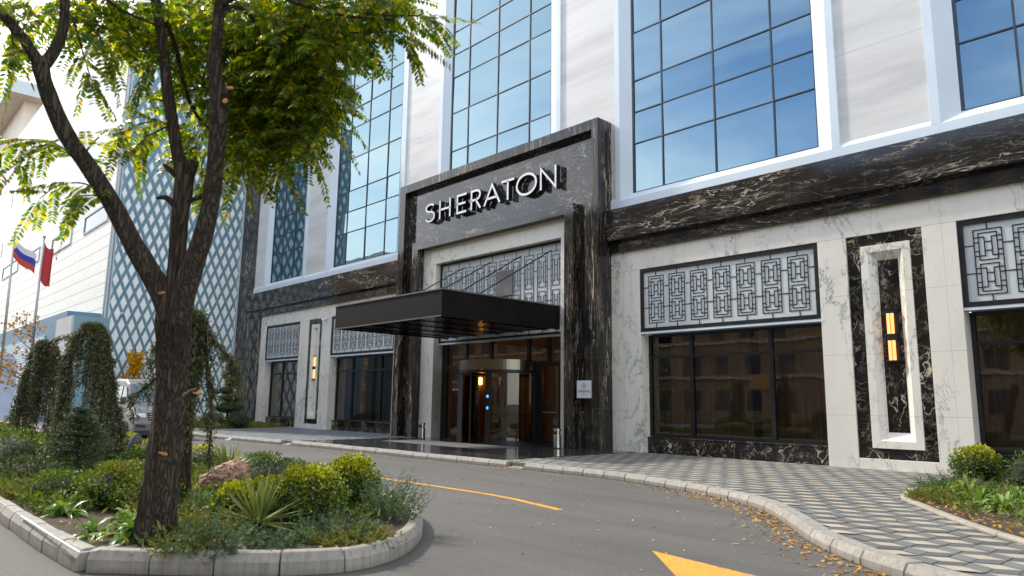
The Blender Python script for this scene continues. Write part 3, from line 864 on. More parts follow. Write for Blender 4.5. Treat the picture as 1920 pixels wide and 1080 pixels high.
for x in (-22.0, -20.45, -18.75, -17.2):
    MB().tube([(x, 14.6, qz1), (x, 18.14, 6.95)], .022, 8).build('tie_rod', M['black_metal'], can)
# ---- lettering
def strokes(name, segs, x0, x1, zb, zt, y0, y1, t, parent, face, side):
    """each letter: list of polylines in a unit box"""
    mb = MB(); W = x1 - x0; H = zt - zb
    for pl in segs:
        pts = [(x0 + a * W, zb + b * H) for a, b in pl]
        n = len(pts); closed = np.hypot(pts[0][0] - pts[-1][0], pts[0][1] - pts[-1][1]) < 1e-6
        L = []; Rr = []
        m = n - 1 if closed else n
        for i in range(m):
            p = np.array(pts[i])
            if closed: a, b = np.array(pts[(i - 1) % m]), np.array(pts[(i + 1) % m])
            else: a, b = np.array(pts[max(i - 1, 0)]), np.array(pts[min(i + 1, n - 1)])
            d1 = p - a; d2 = b - p
            d1 = d1 / (np.linalg.norm(d1) + 1e-9) if np.linalg.norm(d1) > 1e-9 else d2 / np.linalg.norm(d2)
            d2 = d2 / np.linalg.norm(d2) if np.linalg.norm(d2) > 1e-9 else d1
            d = d1 + d2; d /= np.linalg.norm(d); nn = np.array([-d[1], d[0]]); c = max(.45, nn @ np.array([-d1[1], d1[0]]))
            L.append(p + nn * t / 2 / c); Rr.append(p - nn * t / 2 / c)
        vs = []
        for i in range(m):
            for q in (L[i], Rr[i]): vs += [(q[0], y0, q[1]), (q[0], y1, q[1])]
        fs = []; fm = []
        for i in range(m if closed else m - 1):
            a, b = 4 * i, 4 * ((i + 1) % m)
            fs += [(a, a + 2, b + 2, b), (a + 1, b + 1, b + 3, a + 3), (a, b, b + 1, a + 1), (a + 2, a + 3, b + 3, b + 2)]; fm += [0, 0, 1, 1]
        if not closed:
            fs += [(0, 1, 3, 2), (4 * (m - 1), 4 * (m - 1) + 2, 4 * (m - 1) + 3, 4 * (m - 1) + 1)]; fm += [1, 1]
        b0 = len(mb.v); mb.v += vs; mb.f += [tuple(b0 + i for i in f) for f in fs]; mb.m += fm
        if side is None: mb.m = [0] * len(mb.m)
    return mb.build(name, [face, side] if side is not None else face, parent)
def ell(cx, cz, rx, rz, a0, a1, n=22): return [(cx + rx * math.cos(R_(a0 + (a1 - a0) * i / n)), cz + rz * math.sin(R_(a0 + (a1 - a0) * i / n))) for i in range(n + 1)]
Sc = ell(.5, .765, .42, .205, 28, 270, 18)[:-1] + ell(.5, .29, .45, .26, 90, -160, 18)
GL = {'S': [Sc],
      'H': [[(.06, 0), (.06, 1)], [(.94, 0), (.94, 1)], [(.06, .5), (.94, .5)]],
      'E': [[(1, .04), (.08, .04), (.08, .96), (1, .96)], [(.08, .51), (.9, .51)]],
      'R': [[(.08, 0), (.08, .96), (.5, .96)] + ell(.55, .72, .36, .24, 90, -90, 12)[1:] + [(.08, .48)], [(.5, .48), (.96, 0)]],
      'A': [[(0, 0), (.5, 1), (1, 0)], [(.2, .33), (.8, .33)]],
      'T': [[(0, .96), (1, .96)], [(.5, 0), (.5, .96)]],
      'O': [ell(.5, .5, .48, .49, 90, 450, 40)],
      'N': [[(.06, 0), (.06, 1), (.94, 0), (.94, 1)]]}
LX = {0: (-24.08, -23.42), 1: (-23.12, -22.36), 2: (-21.98, -21.36), 3: (-21.10, -20.48), 4: (-20.28, -19.39), 5: (-19.30, -18.60), 6: (-18.48, -17.44), 7: (-17.27, -16.46)}
sign = thing('hotel_sign', 'raised white SHERATON lettering with black returns on the portal field', 'sign', (-20.2, 17.6, 9.05))
M['ret'] = mat('black_letter_return', (.012, .012, .014), .3)[0]
for i, ch in enumerate('SHERATON'):
    strokes('letter', GL[ch], LX[i][0], LX[i][1], 9.05, 9.83, 17.60, YQ - .06, .088, sign, M['sign_white'], M['ret'])
pins = MB()
for i in range(8):
    for zz in (9.1, 9.78):
        xx = LX[i][0] + (.05 if i != 4 else .05) if i not in (5, 6) else (LX[i][0] + LX[i][1]) / 2
        pins.box(xx - .015, xx + .015, YQ - .08, YQ + .01, zz - .015, zz + .015)
pins.build('fixing_pin', M['black_metal'], sign)
# plaque
pl = thing('wall_plaque', 'small pale square plaque with hotel emblem on the right portal pier', 'plaque', (-15.15, YQ, 1.75))
MB().box(-15.46, -14.86, YP - .022, YP - .002, 1.745, 2.30).build('plate', M['plaque'], pl, bevel=.004)
tx = MB()
for i, ch in enumerate('SHERATON'):
    a = -15.40 + i * .062
    strokes('lettering', GL[ch], a, a + .045, 1.925, 1.99, YP - .0265, YP - .0225, .009, pl, M['ink'], None)
strokes('emblem', [ell(.5, .5, .5, .5, 0, 360, 28), [(.3, .35), (.5, .62), (.5, .38), (.7, .65)]], -15.235, -15.085, 2.05, 2.20, YP - .0265, YP - .0225, .013, pl, M['ink'], None)
strokes('lettering', [[(0, .5), (.13, .5)], [(.2, .5), (.33, .5)], [(.4, .5), (.6, .5)], [(.67, .5), (.8, .5)], [(.87, .5), (1, .5)]], -15.24, -15.08, 1.86, 1.88, YP - .0265, YP - .0225, .018, pl, M['ink'], None)
# ---- wall lamps
LL = ['lit twin tube wall lamp in the leftmost white framed niche beyond the canopy', 'lit twin tube wall lamp in the tall niche between the two right windows', 'lit twin tube wall lamp in the niche at the far right end']
def wall_lamp(cx, y, lab):
    t = thing('wall_lamp', lab, 'wall lamp', (cx, y, 3.2), 'wall lamps in the marble niches')
    MB().box(cx - .16, cx + .16, y - .03, y + .003, 2.55, 3.92).build('back_plate', M['black_metal'], t, bevel=.006)
    fr_ = MB().box(cx - .135, cx + .135, y - .15, y - .03, 3.15, 3.31)
    for z in (2.64, 3.80): fr_.box(cx - .13, cx + .13, y - .16, y - .03, z, z + .04)
    fr_.build('clamp', M['black_metal'], t, bevel=.006)
    for dx in (-.045, .045):
        for z0, z1 in ((2.68, 3.15), (3.31, 3.80)):
            MB().cyl((cx + dx, y - .10), .036, z0, z1, 14).build('tube', M['lamp'], t, smooth=False)
    return t
for (cx_, yi), lab in zip(SC, LL): wall_lamp(cx_, yi, lab)
# ---- ash bins
def ash_bin(x, y, lab):
    t = thing('ash_bin', lab, 'ash bin', (x, y, .14), 'steel ash bins beside the entrance')
    b = MB()
    b.cyl((x, y), .125, .14, .56, 24); b.cyl((x, y), .125, .68, .76, 24); b.cyl((x, y), .105, .56, .68, 24)
    b.build('body', M['steel'], t, bevel=.006)
    MB().box(x - .085, x + .085, y - .128, y - .1, .575, .665).build('slot', M['rubber'], t)
    MB().cyl((x, y), .13, .135, .165, 24).build('base', M['rubber'], t)
    return t
ash_bin(-22.93, 16.95, 'brushed steel ash bin at the foot of the left white pillar')
ash_bin(-16.1, 17.3, 'brushed steel ash bin against the right door jamb')
# ---- cameras
def cctv(p, d, lab):
    t = thing('security_camera', lab, 'camera', p)
    p = np.array(p); d = unit(np.array(d, float))
    MB().tube([p, p + d * .02 + (0, 0, 0)], .05, 12).tube([p, p + np.array([0, -.1, .05]) if abs(d[1]) > .5 else p + np.array([.1, 0, .05])], .02, 8).build('bracket', M['white_plain'], t)
    q = p + (np.array([0, -.12, .06]) if abs(d[1]) > .5 else np.array([.12, 0, .06]))
    MB().tube([q - d * .12, q + d * .16], .065, 14).build('housing', M['white_plain'], t)
    MB().tube([q + d * .155, q + d * .18], .045, 12).build('lens', M['dark_glassy'], t)
cctv((-33.1, YW, 5.62), (-.5, -.8, -.25), 'small white security camera on the marble pier left of the canopy')
cctv((-44.97, 11.75, 6.25), (.9, -.1, -.25), 'small white security camera on the blue diamond clad wall')
# ================================================================= GROUND
def struct(o): o['kind'] = 'structure'; return o
struct(MB().quad((-600, -400, 0), (400, -400, 0), (400, 600, 0), (-600, 600, 0)).build('road', M['asphalt']))
# ---- road-side kerb of the hotel pavement
def smooth_line(pts, step=.25):
    pts = [np.array(p, float) for p in pts]
    out = []
    for i in range(len(pts) - 1):
        p0 = pts[max(i - 1, 0)]; p1 = pts[i]; p2 = pts[i + 1]; p3 = pts[min(i + 2, len(pts) - 1)]
        n = max(2, int(np.linalg.norm(p2 - p1) / step))
        for k in range(n):
            u = k / n
            out.append(.5 * ((2 * p1) + (-p0 + p2) * u + (2 * p0 - 5 * p1 + 4 * p2 - p3) * u * u + (-p0 + 3 * p1 - 3 * p2 + p3) * u ** 3))
    out.append(pts[-1])
    return np.array(out)
def kerb(name, line, length, width, h, matl, chamfer=.045, gap=.012, inward=1, z0=0.0, jit=.006):
    """row of stones along a polyline; stones lie to the left (inward=1) of the line"""
    line = np.asarray(line)
    seg = np.linalg.norm(np.diff(line, axis=0), axis=1); s = np.concatenate([[0], np.cumsum(seg)])
    at = lambda d: np.array([np.interp(d, s, line[:, 0]), np.interp(d, s, line[:, 1])])
    n = max(1, int(round(s[-1] / length))); L = s[-1] / n
    mb = MB()
    prof = [(0, 0), (.0, h - chamfer * 1.6), (chamfer, h), (width, h), (width, 0)]
    for i in range(n):
        d0, d1 = i * L + gap / 2, (i + 1) * L - gap / 2
        k = 4
        ring = []
        dz = random.uniform(-jit, jit); dn = random.uniform(-jit, jit); tilt = random.uniform(-jit, jit) * .7
        for q in range(k + 1):
            d = d0 + (d1 - d0) * q / k
            p = at(d); tt = at(min(d + .05, s[-1])) - at(max(d - .05, 0)); tt /= np.linalg.norm(tt)
            nn = np.array([-tt[1], tt[0]]) * inward
            ring.append([(*(p + nn * (a + dn)), z0 + b + (dz + tilt * (q / k - .5) if b > 0 else 0)) for a, b in prof])
        m = len(prof)
        vs = [v for r in ring for v in r]
        fs = []
        for q in range(k):
            for j in range(m):
                a, b = q * m + j, q * m + (j + 1) % m
                f = (a, b, b + m, a + m)
                fs.append(f if inward < 0 else f[::-1])
        c0, c1 = tuple(range(m)), tuple(range(k * m, k * m + m))
        fs += [c0 if inward > 0 else c0[::-1], c1[::-1] if inward > 0 else c1]
        mb.add(vs, fs)
    return struct(mb.build(name, matl, bevel=.008, seg=1))
KA = [(-70, 11.3), (-45, 11.4), (-30.5, 11.5), (-27.7, 11.62), (-24.35, 11.85)]
KB = [(-23.75, 11.95), (-20.4, 12.1), (-17.4, 12.15), (-13.05, 12.2)]
KC = [(-12.45, 12.22), (-10.5, 12.2), (-9.0, 12.02), (-7.2, 11.45), (-5.8, 10.7), (-4.75, 9.6), (-3.85, 8.45), (-3.0, 7.65), (-2.2, 7.2), (-.6, 6.75), (3, 6.5), (14, 6.3)]
kA, kB, kC = smooth_line(KA), smooth_line(KB), smooth_line(KC)
kerb('kerb', kA, .62, .24, .15, M['kerb']); kerb('kerb', kB, .62, .24, .15, M['kerb']); kerb('kerb', kC, .62, .24, .15, M['kerb'])
rampm = MB()
for x0, x1, y0 in ((-24.3, -23.8, 11.9), (-13.0, -12.5, 12.2)):
    rampm.add([(x0, y0 - .05, .012), (x1, y0 - .02, .012), (x1, y0 + .6, .134), (x0, y0 + .6, .134), (x0, y0 + .6, 0), (x1, y0 + .6, 0), (x0, y0 - .05, 0), (x1, y0 - .02, 0)], [(0, 1, 2, 3), (0, 3, 4, 6), (1, 7, 5, 2), (0, 6, 7, 1)])
struct(rampm.build('drain_ramp', M['kerb']))
# ---- pavement sheets
PZ = .128
def sheet(name, poly, z, m, thick=.12):
    return struct(MB().prism(poly, z - thick, z, 2).build(name, m))
def inset(line, d): # shift polyline to the left
    t = np.gradient(line, axis=0); t = t / np.linalg.norm(t, axis=1)[:, None]
    return line + np.stack([-t[:, 1], t[:, 0]], 1) * d
XL, XR = -24.05, -13.65                      # entrance slab
right_edge = [tuple(p) for p in inset(kC, .12)]
pv_r = [(XR, 12.35), (-12.6, 12.35)] + right_edge + [(14, YW + .2), (XR, YW + .2)]
sheet('pavement', pv_r, PZ - .012, M['mortar'], .1)
sheet('entrance_plaza', [(XL, 12.3), (XR, 12.36), (XR, 18.4), (XL, 18.4)], .136, M['plaza'], .13)
MB().box(-22.6, -17.2, 14.9, 16.6, .13, .1395).build('entrance_mat', noisy('grey_entrance_mat', (.13, .13, .13), .8, 0, 30, .3))
tag(bpy.data.objects['entrance_mat'], 'grey flat entrance mat on the polished slab before the revolving door', 'mat')
pv_l = [(-70, 11.6), (-45, 11.62), (-30.4, 11.72), (-27.6, 11.84), (XL, 12.1), (XL, 18.4), (-45, 18.5), (-70, 18.5)]
sheet('pavement', pv_l, PZ - .012, M['mortar'], .1)
def inside(pts, poly):
    poly = np.array(poly); x, y = pts[:, 0], pts[:, 1]; r = np.zeros(len(pts), bool)
    j = len(poly) - 1
    for i in range(len(poly)):
        xi, yi = poly[i]; xj, yj = poly[j]
        c = ((yi > y) != (yj > y)) & (x < (xj - xi) * (y - yi) / (yj - yi + 1e-12) + xi)
        r ^= c; j = i
    return r
# tumbling-block pavers (three rhombs per hexagon)
def tumbling(poly, e, z):
    h = e * math.sqrt(3) / 2
    xs = np.arange(-16, 5, 2 * h); ys = np.arange(6, 19, 1.5 * e)
    cs = []
    for j, y in enumerate(ys):
        for x in xs: cs.append((x + (h if j % 2 else 0), y))
    cs = np.array(cs)
    H = [(0, e), (-h, e / 2), (-h, -e / 2), (0, -e), (h, -e / 2), (h, e / 2)]
    rh = {'pv_beige': [(0, 0), H[5], H[0], H[1]], 'pv_grey': [(0, 0), H[1], H[2], H[3]], 'pv_dark': [(0, 0), H[3], H[4], H[5]]}
    for mname, q in rh.items():
        q = np.array(q); cen = q.mean(0); q = cen + (q - cen) * .955
        P = cs[:, None, :] + q[None]
        ok = inside(P.reshape(-1, 2), poly).reshape(-1, 4).all(1)
        P = P[ok]
        dz = RS.uniform(-.003, .003, (len(P), 1)) + RS.uniform(-.0012, .0012, (len(P), 4))
        V = np.concatenate([P, np.full((len(P), 4, 1), z) + dz[..., None]], 2)
        struct(np_mesh('pavement_blocks', V, 4, M[mname]))
tumbling(pv_r, .25, PZ)
def bricks(poly, x0, x1, y0, y1, z, w=.40, d=.2):
    V = []
    for j, y in enumerate(np.arange(y0, y1, d)):
        for x in np.arange(x0 + (w / 2 if j % 2 else 0), x1, w):
            V.append([(x + .008, y + .008), (x + w - .008, y + .008), (x + w - .008, y + d - .008), (x + .008, y + d - .008)])
    V = np.array(V)
    ok = inside(V.reshape(-1, 2), poly).reshape(-1, 4).all(1); V = V[ok]
    dz = RS.uniform(-.003, .003, (len(V), 4, 1))
    struct(np_mesh('pavement_bricks', np.concatenate([V, z + dz], 2), 4, M['pv_brick']))
bricks(pv_l, -46, XL, 11.6, 18.4, PZ)
# ---- painted markings
def ribbon(name, line, w, z, m):
    a = inset(line, w / 2); b = inset(line, -w / 2); n = len(line)
    vs = [(*p, z) for p in a] + [(*p, z) for p in b]
    return struct(MB().add(vs, [(i, n + i, n + i + 1, i + 1) for i in range(n - 1)]).build(name, m))
YLN = [(-60, 8.2), (-30, 8.25), (-22, 8.3), (-14.8, 8.45), (-12.7, 8.45), (-9.4, 8.45), (-8.3, 8.27), (-7.45, 8.08)]
ribbon('lane_line', smooth_line(YLN, .4), .13, .004, M['yellow'])
struct(MB().add([(-4.8, 6.66, .004), (-3.96, 5.86, .004), (-3.78, 6.06, .004), (-2.6, 5.3, .004), (-2.4, 5.6, .004), (-3.5, 6.22, .004), (-3.34, 6.42, .004)], [(0, 1, 2, 5, 6), (2, 3, 4, 5)]).build('arrow_marking', M['yellow']))
# ---- planted island
IS = smooth_line([(-40, 1.72), (-20, 1.74), (-12, 1.75), (-8.6, 1.76), (-7.55, 1.80)], .5)
IS2 = smooth_line([(-7.46, 1.86), (-6.9, 2.4), (-6.35, 3.0), (-6.02, 3.6), (-6.1, 4.15), (-6.5, 4.75), (-7.1, 5.3), (-8.0, 5.9), (-9.2, 6.3), (-12, 6.5), (-20, 6.55), (-40, 6.5)], .22)
kerb('island_kerb', IS, .58, .16, .20, M['kerb'], .05); kerb('island_kerb', IS2, .58, .16, .20, M['kerb'], .05)
ipoly = [tuple(p) for p in inset(IS, .1)] + [tuple(p) for p in inset(IS2, .1)]
def soil_sheet(name, poly, z, step=.35, amp=.05):
    P = np.array(poly); x0, y0 = P.min(0); x1, y1 = P.max(0)
    bm = bmesh.new()
    vs = [bm.verts.new((p[0], p[1], z)) for p in poly]
    bm.faces.new(vs)
    bmesh.ops.triangulate(bm, faces=bm.faces[:])
    me = bpy.data.meshes.new(name); bm.to_mesh(me); bm.free()
    return struct(link_mesh(name, me, M['soil']))
soil_sheet('island_soil', ipoly, .165)
# ---- right planting bed
RB = smooth_line([(3, 7.7), (-.6, 8.3), (-1.95, 9.4), (-2.85, 10.45), (-3.75, 11.75), (-4.22, 12.5), (-4.45, 13.2), (-4.7, 14.8), (-4.85, 16.6), (-4.9, 18.15)], .2)
kerb('bed_edging', RB, 1.0, .11, .05, M['edging'], .012, .006, -1, PZ, .002)
rpoly = [tuple(p) for p in inset(RB, -.05)] + [(3, 18.15)]
soil_sheet('bed_soil', rpoly, PZ + .035)
# ---- far-left bed
LB = smooth_line([(-44.9, 12.35), (-36.5, 12.6), (-34.4, 13.3), (-34.1, 14.5), (-34.6, 16.5), (-35.2, 17.9)], .3)
kerb('bed_edging', LB, 1.0, .1, .04, M['edging'], .012, .006, 1, PZ, .002)
soil_sheet('bed_soil', [tuple(p) for p in inset(LB, .05)] + [(-44.9, 18.3)], PZ + .03)
# ================================================================= LEFT-HAND BUILDINGS
DX, DY0, DY1, DZ = -45.0, 11.05, 18.42, 24.5
db = thing('diamond_clad_building', 'blue grey building side covered with pale diamond panels left of the hotel', 'building', (DX, 15, 0))
MB().box(DX - .4, DX, DY0, DY1, 0, DZ).build('wall', M['clad_blue'], db)
V = []; G = MB()
py, pz = .53, 1.28
rows = int(DZ / (pz / 2)) + 1
for j in range(rows):
    z = .55 + j * pz / 2
    k = 1.0 - .38 * min(1, z / 17)
    for i in range(-1, 17):
        y = DY0 + .2 + i * py + (py / 2 if j % 2 else 0)
        w, h = .20 * k, .48 * k
        pts = [(y, z - h), (y + w, z), (y, z + h), (y - w, z)]
        cy0, cy1 = DY0 + .02, DY1 - .12
        if y - w > cy1 or y + w < cy0 or z + h > DZ: continue
        cl = []
        for a, b in zip(pts, pts[1:] + pts[:1]):
            for q in (a,):
                cl.append(q)
        cl = [(min(max(q[0], cy0), cy1), q[1]) for q in cl]
        V.append([(DX + .05, *q) for q in cl])
        for s in (-1, 1):
            a, b = (y + .0, z - pz / 2), (y + s * py / 2, z)
            a2, b2 = (y, z + pz / 2), (y + s * py / 2, z)
            for p, q in ((a, b), (a2, b2)):
                if cy0 < p[0] < cy1 and cy0 < q[0] < cy1 and p[1] > 0: G.bar((DX + .004, *p), (DX + .004, *q), .014, .008, (1, 0, 0))
dm = MB()
for q in V:
    b = len(dm.v)
    q2 = [(DX + .002, p[1], p[2]) for p in q]
    dm.add(list(q) + q2, [(0, 1, 2, 3), (0, 4, 5, 1), (1, 5, 6, 2), (2, 6, 7, 3), (3, 7, 4, 0)])
dm.build('diamond_panels', M['diamond'], db)
G.build('joint_lines', M['groove'], db)
MB().box(DX - .1, DX + .07, DY1 - .1, DY1 - .02, 0, DZ).box(DX - .02, DX + .08, DY0 - .06, DY0 + .02, 0, DZ).build('corner_trim', M['fascia'], db)
# white clad block (front parallel to the street)
wb = thing('white_clad_building', 'large cream white clad block with thin panel lines and small windows at left', 'building', (-60, 11, 0))
HWN = [(-61.8, -56.0, 12.05, 13.1), (-52.4, -47.0, 12.1, 13.1), (-83, -75.5, 12.6, 13.6), (-71.5, -66.5, 12.3, 13.3)]
wm = MB()
wm.add([(-120, 11, 0), (-45.42, 11, 0), (-45.42, 11, 27.4), (-61.4, 11, 27.4), (-69, 11, 27.4), (-120, 11, 27.4)], [tuple(range(6))])
wm.add([(-120, 11, 27.4), (-69, 11, 27.4), (-61.4, 11, 27.4), (-45.42, 11, 27.4), (-45.42, 40, 27.4), (-61.4, 40, 27.4), (-120, 40, 27.4)], [(0, 1, 2, 5, 6), (2, 3, 4, 5)])
wm.quad((-45.42, 11, 0), (-45.42, 40, 0), (-45.42, 40, 27.4), (-45.42, 11, 27.4))
wm.build('wall', M['clad_white'], wb)
for a, b, c, d in HWN:
    f = MB().box(a - .1, a, 10.93, 11.05, c - .1, d + .1).box(b, b + .1, 10.93, 11.05, c - .1, d + .1).box(a, b, 10.93, 11.05, c - .1, c).box(a, b, 10.93, 11.05, d, d + .1).build('window', M['fascia'], wb)
    MB().quad((a, 10.985, c), (b, 10.985, c), (b, 10.985, d), (a, 10.985, d)).build('pane', M['win_dark'], f)
for x, z in ((-83.5, 20.6), (-86, 15.9), (-69.0, 7.6)):
    MB().box(x, x + .45, 10.96, 11.0, z - .7, z + .7).build('slit_window', M['win_dark'], wb)
MB().box(-45.4, -45.12, 10.84, 11.0, 0, 24.3).build('downpipe', M['pipe'], wb)
MB().tube([(-44.98, 10.9, 0), (-44.98, 10.9, 24.3)], .07, 10).build('downpipe', M['fascia'], wb)
# low block in front of it
lb = thing('low_annex', 'low flat roofed annex, lit side coloured pale and shaded side blue grey, in front of the white block', 'building', (-43.5, 9.5, 0))
MB().box(-43.7, -40.4, 8.35, 8.45, 0, 5.55).build('lit_wall', M['clad_lit'], lb)  # light on this face is painted in as a paler render
MB().box(-43.7, -40.4, 8.451, 10.05, 0, 5.55).build('wall', M['clad_blue'], lb)  # shade on the side face is painted in as blue grey
sh = thing('shuttered_shed', 'blue building with pale horizontal louvre shutter behind the left flagpoles', 'building', (-55, 9, 0))
MB().box(-75, -45.7, 9.2, 10.9, 0, 6.3).build('wall', M['blue_render'], sh)
MB().box(-74, -50.5, 9.1, 9.19, 0, 5.2).build('louvre_shutter', M['shutter'], sh)
# overhanging roof building
ov = thing('overhang_building', 'building with a broad overhanging grey roof edge at the far upper left', 'building', (-126, 16, 0))
MB().box(-190, -122.9, 14.3, 60, 45.8, 46.3).build('roof_soffit', M['soffit'], ov)
MB().box(-122.9, -122.6, 14, 60, 45.7, 47.7).box(-190, -122.9, 14, 14.3, 45.7, 47.7).build('roof_fascia', M['fascia'], ov)
MB().box(-190, -125.4, 16.5, 60, 0, 45.79).build('wall', M['soffit'], ov)
# ---- row across the street, seen mirrored in the polished stone and glass
op = thing('street_front_building', 'long warm brick street front opposite the hotel', 'building', (-30, -24, 0))
om = MB()
BLK = [(-150, -92, 24.5), (-90, -58, 21.0), (-57, -26, 22.8), (-25, 2, 21.4), (3, 45, 20.4)]
for a, b, h in BLK: om.box(a, b, -36, -24, 0, h)
om.build('wall', M['far_wall'], op)
bnd = MB()
for a, b, h in BLK:
    for z in np.arange(4.2, h, 3.3): bnd.box(a, b, -24.0, -23.8, z - .12, z + .12)
    bnd.box(a - .2, b + .2, -24.0, -23.5, h - .5, h + .1)
bnd.build('string_course', M['soffit'], op)
wn = []
for a, b, h in BLK:
    for z in np.arange(1.2, h - 2, 3.3):
        for x in np.arange(a + 1.5, b - 2.2, 3.1): wn.append([(x, -23.97, z), (x + 1.5, -23.97, z), (x + 1.5, -23.97, z + 1.8), (x, -23.97, z + 1.8)])
o = np_mesh('window_panes', np.array(wn), 4, M['win_dark'], op); o['kind'] = 'stuff'
# ================================================================= FLAGS, BANNER
def flagpole(base, top, lab, cloth):
    t = thing('flagpole', lab, 'flagpole', base, 'flagpoles at left')
    base, top = np.array(base), np.array(top)
    MB().tube([base, base * .5 + top * .5, top], [.075, .06, .04], 12).tube([base, base + (0, 0, .06)], .16, 14).build('pole', M['pole'], t, smooth=True)
    MB().tube([top, top + (0, 0, .06), top + (0, 0, .13)], [.05, .075, .03], 10).build('finial', M['pole'], t, smooth=True)
    d = np.array([.70, .72, 0])
    L, Hh, drop, cols = cloth
    nx, nz = 16, 9
    V = np.zeros((nx + 1, nz + 1, 3))
    for i in range(nx + 1):
        for j in range(nz + 1):
            u, v = i / nx, j / nz
            side = np.array([d[1], -d[0], 0]) * .10 * math.sin(u * 7 + v * 1.5) * u
            V[i, j] = top + np.array([0, 0, -.25]) + d * (.06 + L * u * (1 - .12 * u)) + np.array([0, 0, -Hh * v - drop * u - .12 * math.sin(u * 5)]) + side
    vs = V.reshape(-1, 3)
    mb = MB()
    fs = []; ms = []
    for i in range(nx):
        for j in range(nz):
            fs.append((i * (nz + 1) + j, (i + 1) * (nz + 1) + j, (i + 1) * (nz + 1) + j + 1, i * (nz + 1) + j + 1)); ms.append(j * len(cols) // nz)
    mb.add(vs, fs); mb.m = ms
    mb.build('flag', [M[c] for c in cols], t, smooth=True)
flagpole((-43.9, 6.28, 0), (-42.75, 5.93, 9.66), 'galvanised flagpole flying a white blue and red striped flag', (1.40, .95, 1.0, ['flag_white', 'flag_blue', 'flag_red']))
flagpole((-43.0, 7.3, 0), (-41.76, 7.03, 9.45), 'galvanised flagpole with a hanging crimson flag', (.62, 1.9, .5, ['flag_dkred']))
bn = thing('feather_banner', 'tall pale blue feather banner by the left edge of the planting', 'banner', tuple(dp(-4, 800, 26)))
pb = dp(-6, 800, 26); q = CR * np.array([1, 1, 0]); q /= np.linalg.norm(q)
out = [(0, 0), (0, 2.35), (.12, 2.5), (.35, 2.42), (.52, 2.1), (.56, 1.2), (.5, .1)]
vs = [pb + q * (a - .06) + np.array([0, 0, b + .2 - pb[2] * 0]) for a, b in out]
vs2 = [v + np.array([.02, -.02, 0]) for v in vs]
n = len(vs)
MB().add(vs + vs2, [tuple(range(n)), tuple(range(n, 2 * n))[::-1]] + [(i, (i + 1) % n, n + (i + 1) % n, n + i) for i in range(n)]).build('cloth', M['banner'], bn)
MB().tube([pb - q * .1 + (0, 0, -pb[2]), pb - q * .08 + (0, 0, 2.7)], .02, 8).build('pole', M['pole'], bn)
# ================================================================= VAN (local x forward)
vx, vy = -29.0, 9.25
van = thing('parked_van', 'silver grey passenger van facing the camera behind the trunk', 'van', (vx, vy, 0))
def van_body():
    prof = [(-.05, .32, .90), (.0, .62, .93), (-.03, .98, .93), (-.14, 1.12, .92), (-.70, 1.32, .90), (-1.5, 2.10, .80), (-1.95, 2.26, .76), (-3.0, 2.32, .76), (-5.4, 2.30, .78), (-5.55, 2.0, .84), (-5.6, .9, .95), (-5.55, .35, .92)]
    mid = []
    n = len(prof)
    vs = [(x, -w, z) for x, z, w in prof] + [(x, w, z) for x, z, w in prof]
    # belt line to give the sides a shoulder
    f = [tuple(range(n))[::-1], tuple(range(n, 2 * n))] + [(i, (i + 1) % n, n + (i + 1) % n, n + i) for i in range(n)]
    return MB().add(vs, [tuple(reversed(q)) for q in f])
van_body().build('body', M['van_paint'], van, local=True, bevel=.07, seg=3)
def pane(p, nrm, name, m, d=.012):
    p = [np.array(a, float) for a in p]; nrm = np.array(nrm, float); nrm /= np.linalg.norm(nrm)
    a = [q + nrm * d for q in p]; b = [q - nrm * .01 for q in p]; k = len(p)
    return MB().add(a + b, [tuple(range(k))] + [(i, k + i, k + (i + 1) % k, (i + 1) % k) for i in range(k)]).build(name, m, van, local=True)
pane([(-.78, -.82, 1.40), (-.78, .82, 1.40), (-1.46, .72, 2.06), (-1.46, -.72, 2.06)], (.7, 0, .72), 'windscreen', M['van_glass'])
pane([(.0, -.42, .74), (.0, .42, .74), (-.035, .46, 1.02), (-.035, -.46, 1.02)], (1, 0, .1), 'grille', M['van_dark'])
for z in (.80, .88, .96):
    MB().box(.0, .03, -.42, .42, z - .012, z + .012).build('grille_bar', M['steel'], van, local=True)
for s in (-1, 1):
    pane([(.0, s * .50, .84), (-.0, s * .90, .86), (-.08, s * .92, 1.02), (-.05, s * .52, .98)][:: s], (1, 0, .2), 'headlight', M['headlamp'], .02)
    pane([(.0, s * .50, .48), (.0, s * .84, .50), (-.0, s * .84, .60), (.0, s * .50, .56)][:: s], (1, 0, 0), 'fog_intake', M['van_dark'], .02)
    MB().obox((-.95, s * 1.08, 1.45), (.06, 0, 0), (0, .10, 0), (0, 0, .14)).build('mirror', M['van_dark'], van, local=True, bevel=.03)
    pane([(-1.0, s * .915, 1.42), (-1.75, s * .915, 1.42), (-1.75, s * .84, 1.98), (-1.5, s * .84, 1.98)], (0, s, .1), 'side_window', M['van_glass'], .02)
    pane([(-1.9, s * .915, 1.42), (-5.3, s * .91, 1.42), (-5.3, s * .84, 2.0), (-1.9, s * .84, 2.0)], (0, s, .1), 'side_window', M['van_glass'], .02)
    for x in (-.95, -4.4):
        w = MB().tube([(x, s * .72, .34), (x, s * .95, .34)], .34, 22).build('wheel', M['rubber'], van, local=True, bevel=.03)
        MB().tube([(x, s * .94, .34), (x, s * .962, .34)], .2, 18).build('hub', M['steel'], w, local=True)
MB().box(-5.5, -.02, -.86, .86, .2, .36).build('underbody', M['van_dark'], van, local=True)
pane([(.005, -.26, .58), (.005, .26, .58), (.0, .26, .69), (.0, -.26, .69)], (1, 0, 0), 'number_plate', M['white_plain'], .02)
